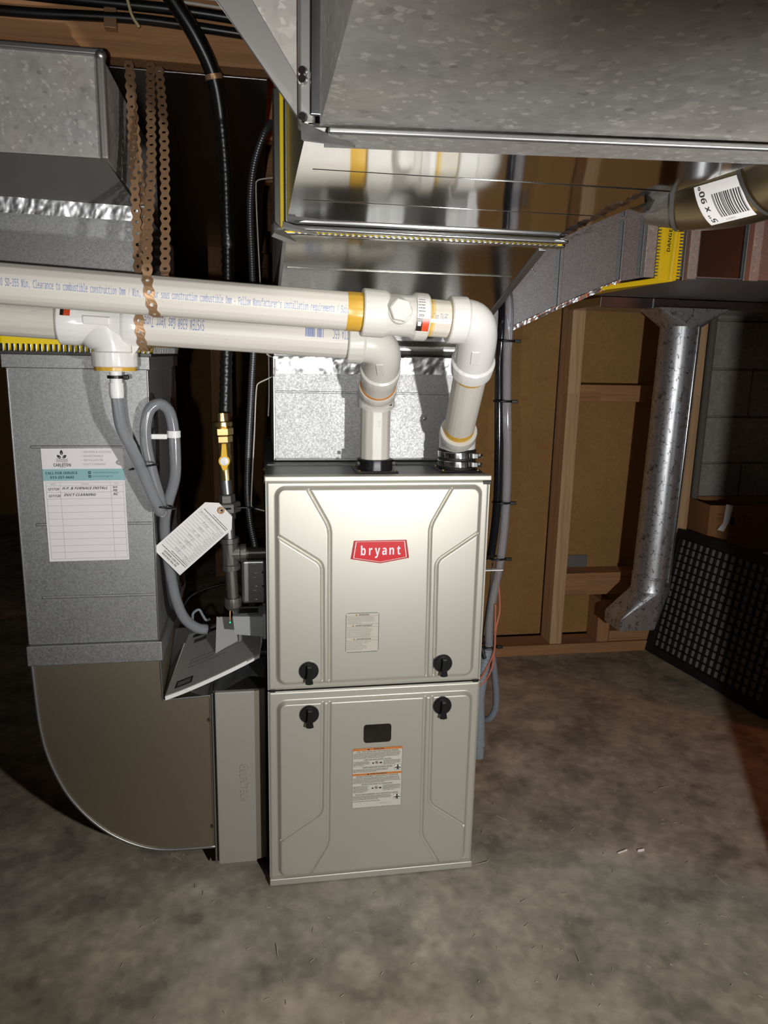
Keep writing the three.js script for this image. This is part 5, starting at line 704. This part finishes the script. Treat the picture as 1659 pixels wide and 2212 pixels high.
// ---------------------------------------------------------------- drain hose, papers
{
  const D = thing('drain_hose', 'clear plastic drain hose looping from the pipe tee down past the return drop', 'hose', [-0.43, 0.55, 0]);
  const bz = 0.06, hp = spline([[-0.474, 1.062, bz], [-0.4735, 1.03, bz - 0.003], [-0.470, 0.985, 0.05], [-0.456, 0.942, 0.035], [-0.4465, 0.91, 0.02], [-0.436, 0.875, 0.012], [-0.4235, 0.838, 0.002], [-0.417, 0.822, -0.006], [-0.4185, 0.832, -0.018], [-0.432, 0.89, -0.026], [-0.4415, 0.945, -0.028], [-0.441, 0.985, -0.03], [-0.432, 1.013, -0.033], [-0.416, 1.022, -0.038], [-0.401, 1.009, -0.046], [-0.3935, 0.97, -0.05], [-0.392, 0.93, -0.05], [-0.3945, 0.88, -0.05], [-0.408, 0.835, -0.055], [-0.4195, 0.792, -0.075], [-0.4215, 0.722, -0.10], [-0.416, 0.672, -0.105], [-0.407, 0.612, -0.11], [-0.391, 0.568, -0.115], [-0.366, 0.545, -0.12], [-0.348, 0.540, -0.125]], 200);
  part(D, 'hose', sweep(hp, 0.0108, 18, V(0, 0, 1), false, true, 0), M.vinyl);
  part(D, 'hose_clamp', turned(V(-0.474, 1.071, bz), V(0, 1, 0), [[0, 0.0125], [0, 0.0142], [0.005, 0.0142], [0.005, 0.0125]], 24), M.black, 'black hose clamp');
  part(D, 'clamp_head', rbox(-0.462, -0.452, 1.0695, 1.0775, bz - 0.002, bz + 0.008, 0.002), M.black);
  part(D, 'hose_coupler', turned(V(-0.3935, 0.958, -0.05), V(0, 1, 0), [[0, 0.011], [0, 0.0128], [0.013, 0.0128], [0.013, 0.011]], 24), M.whitePlastic, 'white hose coupler'); part(D, 'coupler_tab', rbox(-0.433, -0.404, 0.956, 0.966, -0.042, -0.032, 0.002), M.whitePlastic);
  const el = (cx, cy, rx, ry, rz, zc, tilt) => { const o = []; for (let i = 0; i <= 48; i++) { const a = i / 48 * 2 * Math.PI; o.push(V(cx + rx * Math.cos(a), cy + ry * Math.sin(a) + tilt * Math.cos(a), zc + rz * Math.sin(a))); } return sweep(o, 0.0019, 8, V(0, 0, 1), false, false, 0); };
  part(D, 'cable_tie', el(-0.4455, 0.908, 0.0245, 0.0035, 0.026, -0.003, 0.005), M.black); part(D, 'cable_tie', el(-0.4135, 0.83, 0.02, 0.004, 0.030, -0.02, -0.004), M.black);
  // manuals lying on the boot and the cabinet
  const cover = canvasTex(768, 640, (x, w, h) => { x.fillStyle = '#94918d'; x.fillRect(0, 0, w, h); x.fillStyle = '#17171a'; x.save(); x.fillRect(60, 24, w - 120, 40); x.fillStyle = '#888'; x.fillRect(150, 38, 90, 12); x.fillStyle = '#3d3c3b'; x.fillRect(90, 92, 120, 44); x.fillRect(440, 84, 130, 52); seed = 21; textLines(x, 180, 4, 34, 330, w - 60, 13, '#6b6967'); textLines(x, 330, 3, 40, 120, w - 120, 12, '#757371'); x.fillStyle = '#1c1c1e'; x.fillRect(60, 530, 140, 70); x.fillStyle = '#666'; x.fillRect(76, 545, 108, 40); x.restore(); });
  const B = thing('manual', 'stack of printed manuals leaning across the boot and filter cabinet', 'booklet', [-0.33, 0.415, -0.17]);
  { const nx = 24, nz = 10, top = [], f = (s, t) => { const x = lerp(lerp(-0.430, -0.402, t), lerp(-0.238, -0.232, t), s), zz = lerp(lerp(-0.052, -0.082, s), lerp(-0.285, -0.27, s), t), y = 0.4265 + 0.075 * s * s * 0.55 + 0.030 * s + 0.042 * t + 0.006 * Math.sin(s * 3); return V(x, y, zz); };
    const surf = (off, flip) => { const g = new THREE.PlaneGeometry(1, 1, nx, nz), p = g.attributes.position; for (let i = 0; i < p.count; i++) { const q = f(p.getX(i) + 0.5, p.getY(i) + 0.5); p.setXYZ(i, q.x, q.y + off, q.z); } if (flip) { const ix = g.index.array; for (let i = 0; i < ix.length; i += 3) { const t = ix[i]; ix[i] = ix[i + 1]; ix[i + 1] = t; } } g.computeVertexNormals(); return g; };
    part(B, 'cover', surf(0.0004, false), printed(cover, { roughness: 0.7 }));
    for (let k = 0; k < 3; k++) { const sd = [], y0 = -0.011 + k * 0.0036; const e = []; for (let i = 0; i <= nx; i++) e.push(f(i / nx * (k === 2 ? 0.86 : 1), 0)); for (let i = 0; i < nx; i++) { const a = e[i], b = e[i + 1]; const A = [a.x, a.y + y0, a.z], Bq = [b.x, b.y + y0, b.z], C = [b.x, b.y + y0 + 0.0032, b.z], Dq = [a.x, a.y + y0 + 0.0032, a.z], fr = 0.002 * (k - 1); for (const q of [A, Bq, C, A, C, Dq]) sd.push(q[0], q[1], q[2] + fr); const bk = (q) => [q[0] + 0.02, q[1] + 0.035, q[2] - 0.2]; for (const q of [Dq, C, bk(C), Dq, bk(C), bk(Dq)]) sd.push(q[0], q[1], q[2] + fr); for (const q of [Bq, A, bk(A), Bq, bk(A), bk(Bq)]) sd.push(q[0], q[1], q[2] + fr); } const g = new THREE.BufferGeometry(); g.setAttribute('position', new THREE.Float32BufferAttribute(sd, 3)); g.computeVertexNormals(); part(B, 'page_block', uvMetres(g), M.paper); } }
  const S = thing('plastic_sleeve', 'clear plastic document sleeve under the manuals on the metal boot', 'bag', [-0.33, 0.415, -0.15]);
  { const g = new THREE.PlaneGeometry(1, 1, 20, 10), p = g.attributes.position; seed = 71; for (let i = 0; i < p.count; i++) { const s = p.getX(i) + 0.5, t = p.getY(i) + 0.5; p.setXYZ(i, lerp(-0.434, -0.228, s), 0.417 + 0.012 * Math.sin(s * 9) * (1 - t) + 0.018 * s + 0.003 * rnd() + 0.06 * t * t + (s > 0.45 ? 0.012 : 0), lerp(-0.056, -0.3, t)); } g.computeVertexNormals(); part(S, 'sheet', g, M.sleeve); }
  const Cd = thing('folded_leaflet', 'folded pale leaflet standing on the manuals in front of the furnace side', 'leaflet', [-0.31, 0.46, -0.13]);
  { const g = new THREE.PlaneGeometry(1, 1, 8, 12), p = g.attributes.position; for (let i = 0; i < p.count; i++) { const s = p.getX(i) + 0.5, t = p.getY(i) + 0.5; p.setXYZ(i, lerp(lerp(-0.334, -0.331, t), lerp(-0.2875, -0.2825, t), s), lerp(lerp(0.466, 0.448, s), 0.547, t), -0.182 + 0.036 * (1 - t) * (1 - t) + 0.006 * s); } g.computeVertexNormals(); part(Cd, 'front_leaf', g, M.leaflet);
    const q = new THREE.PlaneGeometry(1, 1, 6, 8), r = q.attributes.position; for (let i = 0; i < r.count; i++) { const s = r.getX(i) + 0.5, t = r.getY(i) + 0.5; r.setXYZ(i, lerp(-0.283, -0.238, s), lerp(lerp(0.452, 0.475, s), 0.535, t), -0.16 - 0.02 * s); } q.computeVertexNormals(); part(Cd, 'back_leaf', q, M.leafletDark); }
}
single('cable', 'thin black cable arching behind the gas pipe above the papers', 'cable', tube([[-0.417, 0.524, -0.32], [-0.40, 0.549, -0.32], [-0.368, 0.566, -0.32], [-0.319, 0.578, -0.32], [-0.26, 0.585, -0.3], [-0.2235, 0.585, -0.28]], 0.003, 40, 8), M.wireBlack);
single('pipe_hook', 'small grey hook beside the open end of the drain hose', 'hook', tube([[-0.389, 0.512, -0.25], [-0.387, 0.533, -0.25], [-0.374, 0.541, -0.25], [-0.366, 0.527, -0.25], [-0.358, 0.515, -0.25], [-0.349, 0.518, -0.25]], 0.0032, 30, 8), M.hoseGrey);
// ---------------------------------------------------------------- tubes and wires on the right of the furnace
{
  const z = -0.12;
  single('vinyl_tube', 'glossy clear tube, outer one of the tied bundle right of the furnace', 'tube', tube([[0.315, 1.30, -0.27], [0.292, 1.27, -0.17], [0.283, 1.22, z], [0.2845, 1.12, z], [0.289, 1.03, z], [0.2965, 0.92, z], [0.3, 0.82, z], [0.298, 0.73, z], [0.2935, 0.67, z], [0.283, 0.60, z], [0.277, 0.53, z], [0.279, 0.47, z]], 0.0095, 90, 16), M.vinylClear);
  single('vinyl_tube', 'dark glossy tube, inner one of the tied bundle right of the furnace', 'tube', tube([[0.302, 1.30, -0.28], [0.279, 1.27, -0.18], [0.272, 1.22, z - 0.01], [0.2715, 1.12, z - 0.01], [0.2745, 1.03, z - 0.01], [0.28, 0.92, z - 0.01], [0.283, 0.82, z - 0.01], [0.28, 0.74, z - 0.01], [0.2745, 0.683, z - 0.01]], 0.0095, 70, 16), M.tubeDark);
  single('vinyl_tube', 'pale translucent tube hanging in a bend near the floor right of the furnace', 'tube', tube([[0.285, 0.47, z], [0.292, 0.43, z], [0.298, 0.39, z], [0.303, 0.345, z], [0.301, 0.315, z], [0.289, 0.295, z], [0.276, 0.285, z - 0.02]], 0.0078, 40, 14), M.vinylDark);
  const C = thing('condensate_hose', 'grey corrugated hose with a clamp low on the right side of the furnace', 'hose', [0.26, 0.2, z]);
  part(C, 'hose', sweep(spline([[0.276, 0.47, z], [0.268, 0.42, z], [0.262, 0.36, z], [0.264, 0.30, z], [0.265, 0.245, z]], 70), [...Array(71)].map((_, i) => 0.0135 + (i < 24 ? 0.0008 * Math.sin(i * 2.2) : 0.0012 * Math.sin(i / 9))), 16, V(0, 0, 1), false, true, 0), M.hoseGrey);
  part(C, 'hose_cuff', turned(V(0.265, 0.25, z), V(0.02, -1, 0), [[0, 0.0135], [0, 0.0155], [0.02, 0.016], [0.022, 0.0145], [0.05, 0.014], [0.05, 0.001]], 20), M.hoseGrey);
  part(C, 'hose_clamp', sweep(spline([[0.245, 0.456, z], [0.258, 0.475, z + 0.004], [0.268, 0.45, z + 0.008]], 10), 0.006, 10), M.rubber);
  const wires = [[[0.288, 0.68, z], [0.2895, 0.64, z + 0.004], [0.296, 0.59, z + 0.004], [0.2975, 0.56, z + 0.004], [0.29, 0.52, z + 0.008], [0.288, 0.46, z + 0.01], [0.282, 0.42, z + 0.012], [0.262, 0.39, z + 0.012], [0.236, 0.38, z + 0.01]], [[0.284, 0.58, z + 0.012], [0.2865, 0.52, z + 0.012], [0.2865, 0.47, z + 0.014], [0.272, 0.43, z + 0.014], [0.25, 0.395, z + 0.012], [0.232, 0.388, z + 0.01]]];
  single('orange_wire', 'longer orange wire looping out beside the tied tubes', 'wire', tube(wires[0], 0.0026, 60, 8), M.wireOrange);
  single('orange_wire', 'shorter orange wire running down to the furnace side', 'wire', tube(wires[1], 0.0026, 60, 8), M.wireOrange);
  single('black_wire', 'thin black wire hugging the furnace side below the bracket', 'wire', tube([[0.277, 0.68, z], [0.2705, 0.61, z + 0.006], [0.2645, 0.55, z + 0.006], [0.262, 0.50, z + 0.006], [0.27, 0.462, z + 0.006]], 0.0016, 40, 6), M.wireBlack);
  [[0.280, 1.155, 'topmost black cable tie round the tube bundle beside the white elbow'], [0.2815, 1.03, 'second black cable tie down the tube bundle, tail to the right'], [0.2905, 0.81, 'black cable tie on the tube bundle beside the furnace top corner'], [0.288, 0.683, 'black cable tie holding the tube bundle to the small bracket'], [0.279, 0.476, 'lowest black cable tie, round the orange wires']].forEach(([x, y, l], i) => { const t = thing('cable_tie', l, 'cable tie', [x, y - 0.003, z]); const o = []; for (let k = 0; k <= 40; k++) { const a = k / 40 * 2 * Math.PI; o.push(V(x - 0.001 + 0.0185 * Math.cos(a), y, z - 0.003 + 0.0165 * Math.sin(a))); } part(t, 'band', sweep(o, 0.0023, 8, V(0, 1, 0), false, false, 0), M.black); part(t, 'tie_head', rbox(x + 0.015, x + 0.029, y - 0.0035, y + 0.0035, z + 0.004, z + 0.012, 0.0015), M.black); });
  single('wire_bracket', 'small white L-shaped bracket screwed to the right furnace side', 'bracket', merge([rbox(0.224, 0.278, 0.675, 0.6775, -0.062, -0.05, 0.0008), rbox(0.2235, 0.2265, 0.642, 0.677, -0.062, -0.05, 0.0008)]), M.whitePlastic);
  single('bracket_arm', 'black bracket arm between furnace and tube bundle', 'bracket', bar(V(0.224, 0.684, -0.08), V(0.268, 0.692, -0.11), 0.008, 0.006), M.black);
}
// ---------------------------------------------------------------- perforated straps, cables under the joists, dark pan sheet
{
  function strapGeo(path) {
    const cv = new THREE.CatmullRomCurve3(path.map((p) => V(...p)), false, 'centripetal'), L = cv.getLength(), pitch = 0.0192, n = Math.floor(L / pitch), len = n * pitch, wMax = 0.0082, wMin = 0.0055, up = [], dnp = [];
    for (let i = 0; i <= 12; i++) { const u = i / 12 * pitch, w = wMin + (wMax - wMin) * Math.pow(0.5 - 0.5 * Math.cos(2 * Math.PI * u / pitch), 0.8); up.push([u, w]); dnp.push([u, -w]); }
    const links = []; for (let i = 0; i < n; i++) { const s = new THREE.Shape([...dnp, ...[...up].reverse()].map((p) => new THREE.Vector2(p[0] + i * pitch, p[1]))), h = new THREE.Path(); h.absarc((i + 0.5) * pitch, 0, 0.0032, 0, Math.PI * 2, true); s.holes.push(h); links.push(new THREE.ExtrudeGeometry(s, { depth: 0.0011, bevelEnabled: false, curveSegments: 7 })); }
    const g = merge(links), p = g.attributes.position; const P = V(0, 0, 0), T = V(0, 0, 0);
    for (let i = 0; i < p.count; i++) { const t = Math.min(1, Math.max(0, p.getX(i) / L)); cv.getPointAt(t, P); cv.getTangentAt(t, T); let Bv = V(1, 0, 0).addScaledVector(T, -T.x).normalize(); const Nn = T.clone().cross(Bv); P.addScaledVector(Bv, p.getY(i)).addScaledVector(Nn, -p.getZ(i)); p.setXYZ(i, P.x, P.y, P.z); }
    g.computeVertexNormals(); return uvMetres(g);
  }
  const arc = (cy, cz, r, a0, a1, x0, x1, n = 12) => [...Array(n + 1)].map((_, i) => { const t = i / n, a = lerp(a0, a1, t); return [lerp(x0, x1, t), cy + r * Math.sin(a), cz + r * Math.cos(a)]; });
  // round the front pipe (centre y about 1.202 at x = -0.385)
  single('hanger_strap', 'right copper-coloured perforated strap loop carrying the front vent pipe', 'strap', strapGeo([[-0.410, 1.606, -0.052], [-0.4025, 1.5, 0.03], [-0.3965, 1.4, 0.1], [-0.397, 1.3, 0.165], [-0.395, 1.245, 0.205], ...arc(1.2017, 0.19, 0.0325, 0.9, -2.0, -0.3945, -0.383), ...arc(1.2017, 0.19, 0.0325, -2.3, -4.0, -0.381, -0.374, 8), [-0.3755, 1.3, 0.125], [-0.379, 1.4, 0.07], [-0.385, 1.5, 0.01], [-0.396, 1.604, -0.052]]), M.copper);
  single('hanger_strap', 'left copper-coloured perforated strap loop carrying the rear vent pipe', 'strap', strapGeo([[-0.446, 1.606, -0.052], [-0.4405, 1.52, -0.02], [-0.4335, 1.4, 0.03], [-0.4285, 1.3, 0.06], [-0.4265, 1.22, 0.085], ...arc(1.158, 0.06, 0.0405, 1.0, -1.9, -0.4265, -0.4225), ...arc(1.158, 0.06, 0.0405, -2.2, -4.0, -0.422, -0.420, 8), [-0.4205, 1.3, 0.02], [-0.4285, 1.4, 0.0], [-0.437, 1.5, -0.025], [-0.4445, 1.602, -0.056]]), M.copper);
  single('sheet_metal_pan', 'dark sheet metal pan closing the joist bay behind the wooden joist', 'sheet', rbox(-2.1, -0.21, 1.596, 1.599, -3.8, -0.062, 0.001), M.panSheet);
  single('cable', 'thick black cable sagging along the front of the joist', 'cable', tube([[-1.2691, 1.6986, -0.047], [-0.8405, 1.6686, -0.047], [-0.6263, 1.6638, -0.047], [-0.4227, 1.6697, -0.047], [-0.3049, 1.6643, -0.047], [-0.1870, 1.6568, -0.047], [0.0166, 1.6397, -0.047]], 0.0082, 60, 14), M.wireBlack);
  single('cable', 'second black cable above the sagging cable near the ceiling', 'cable', tube([[-1.2534, 1.7214, -0.046], [-0.6414, 1.6919, -0.046], [-0.3038, 1.6866, -0.046], [-0.0400, 1.6603, -0.046]], 0.009, 40, 12), M.wireBlack);
  single('wire', 'upper thin white wire crossing the joist at the top', 'wire', tube([[-0.34, 1.70, -0.02], [-0.28, 1.699, -0.02], [-0.2, 1.692, -0.02], [-0.1, 1.68, -0.02]], 0.002, 24, 8), M.wireWhite);
  single('wire', 'lower thin white wire crossing the joist at the top', 'wire', tube([[-0.40, 1.694, -0.02], [-0.28, 1.688, -0.02], [-0.2, 1.682, -0.02], [-0.1, 1.67, -0.02]], 0.0024, 24, 8), M.wireWhite);
  single('wire', 'short frayed yellowish wire end dangling over the black cable', 'wire', tube([[-0.4667, 1.7387, -0.03], [-0.4496, 1.7174, -0.03], [-0.4411, 1.6939, -0.03], [-0.4336, 1.6673, -0.03], [-0.4229, 1.6513, -0.03]], 0.0026, 24, 8), M.wireYellow);
  single('cable_staple', 'brown strap stapling the black cable to the joist', 'clip', bar(V(-0.471, 1.682, -0.05), V(-0.471, 1.648, -0.043), 0.02, 0.014, V(0, 0.2, 1)), M.copper);
}
{ // litter on the floor
  single('wood_chip', 'longer white chip on the floor in front of the filter', 'chip', bar(V(0.575, 0.003, 0.005), V(0.602, 0.003, -0.003), 0.004, 0.003), M.paper);
  single('wood_chip', 'shorter white chip lying right of the longer one', 'chip', bar(V(0.625, 0.003, 0.004), V(0.642, 0.003, 0.002), 0.006, 0.003), M.paper);
  const l = []; seed = 77; for (let i = 0; i < 190; i++) { const x = -0.5 + rnd() * 1.5, z = -0.25 + rnd() * 0.85, a = rnd() * 6.28, k = 0.0025 + 0.006 * rnd() * rnd() + (rnd() > 0.93 ? 0.012 : 0); if (x > -0.36 && x < 0.235 && z < 0.03) continue; l.push(bar(V(x - k * Math.cos(a), 0.0012, z - k * Math.sin(a)), V(x + k * Math.cos(a), 0.0012 + k * 0.2, z + k * Math.sin(a)), 0.0016, 0.0011, V(0, 1, 0), 0.0003)); }
  const st = new THREE.Mesh(merge(l), M.straw); st.name = 'straw_litter'; st.userData = { label: 'fine straw and wood shavings scattered on the concrete floor', category: 'debris', kind: 'stuff' }; scene.add(st);
}
scene.traverse((o) => { if (o.isMesh) { o.castShadow = true; o.receiveShadow = true; } });
renderer.render(scene, camera);
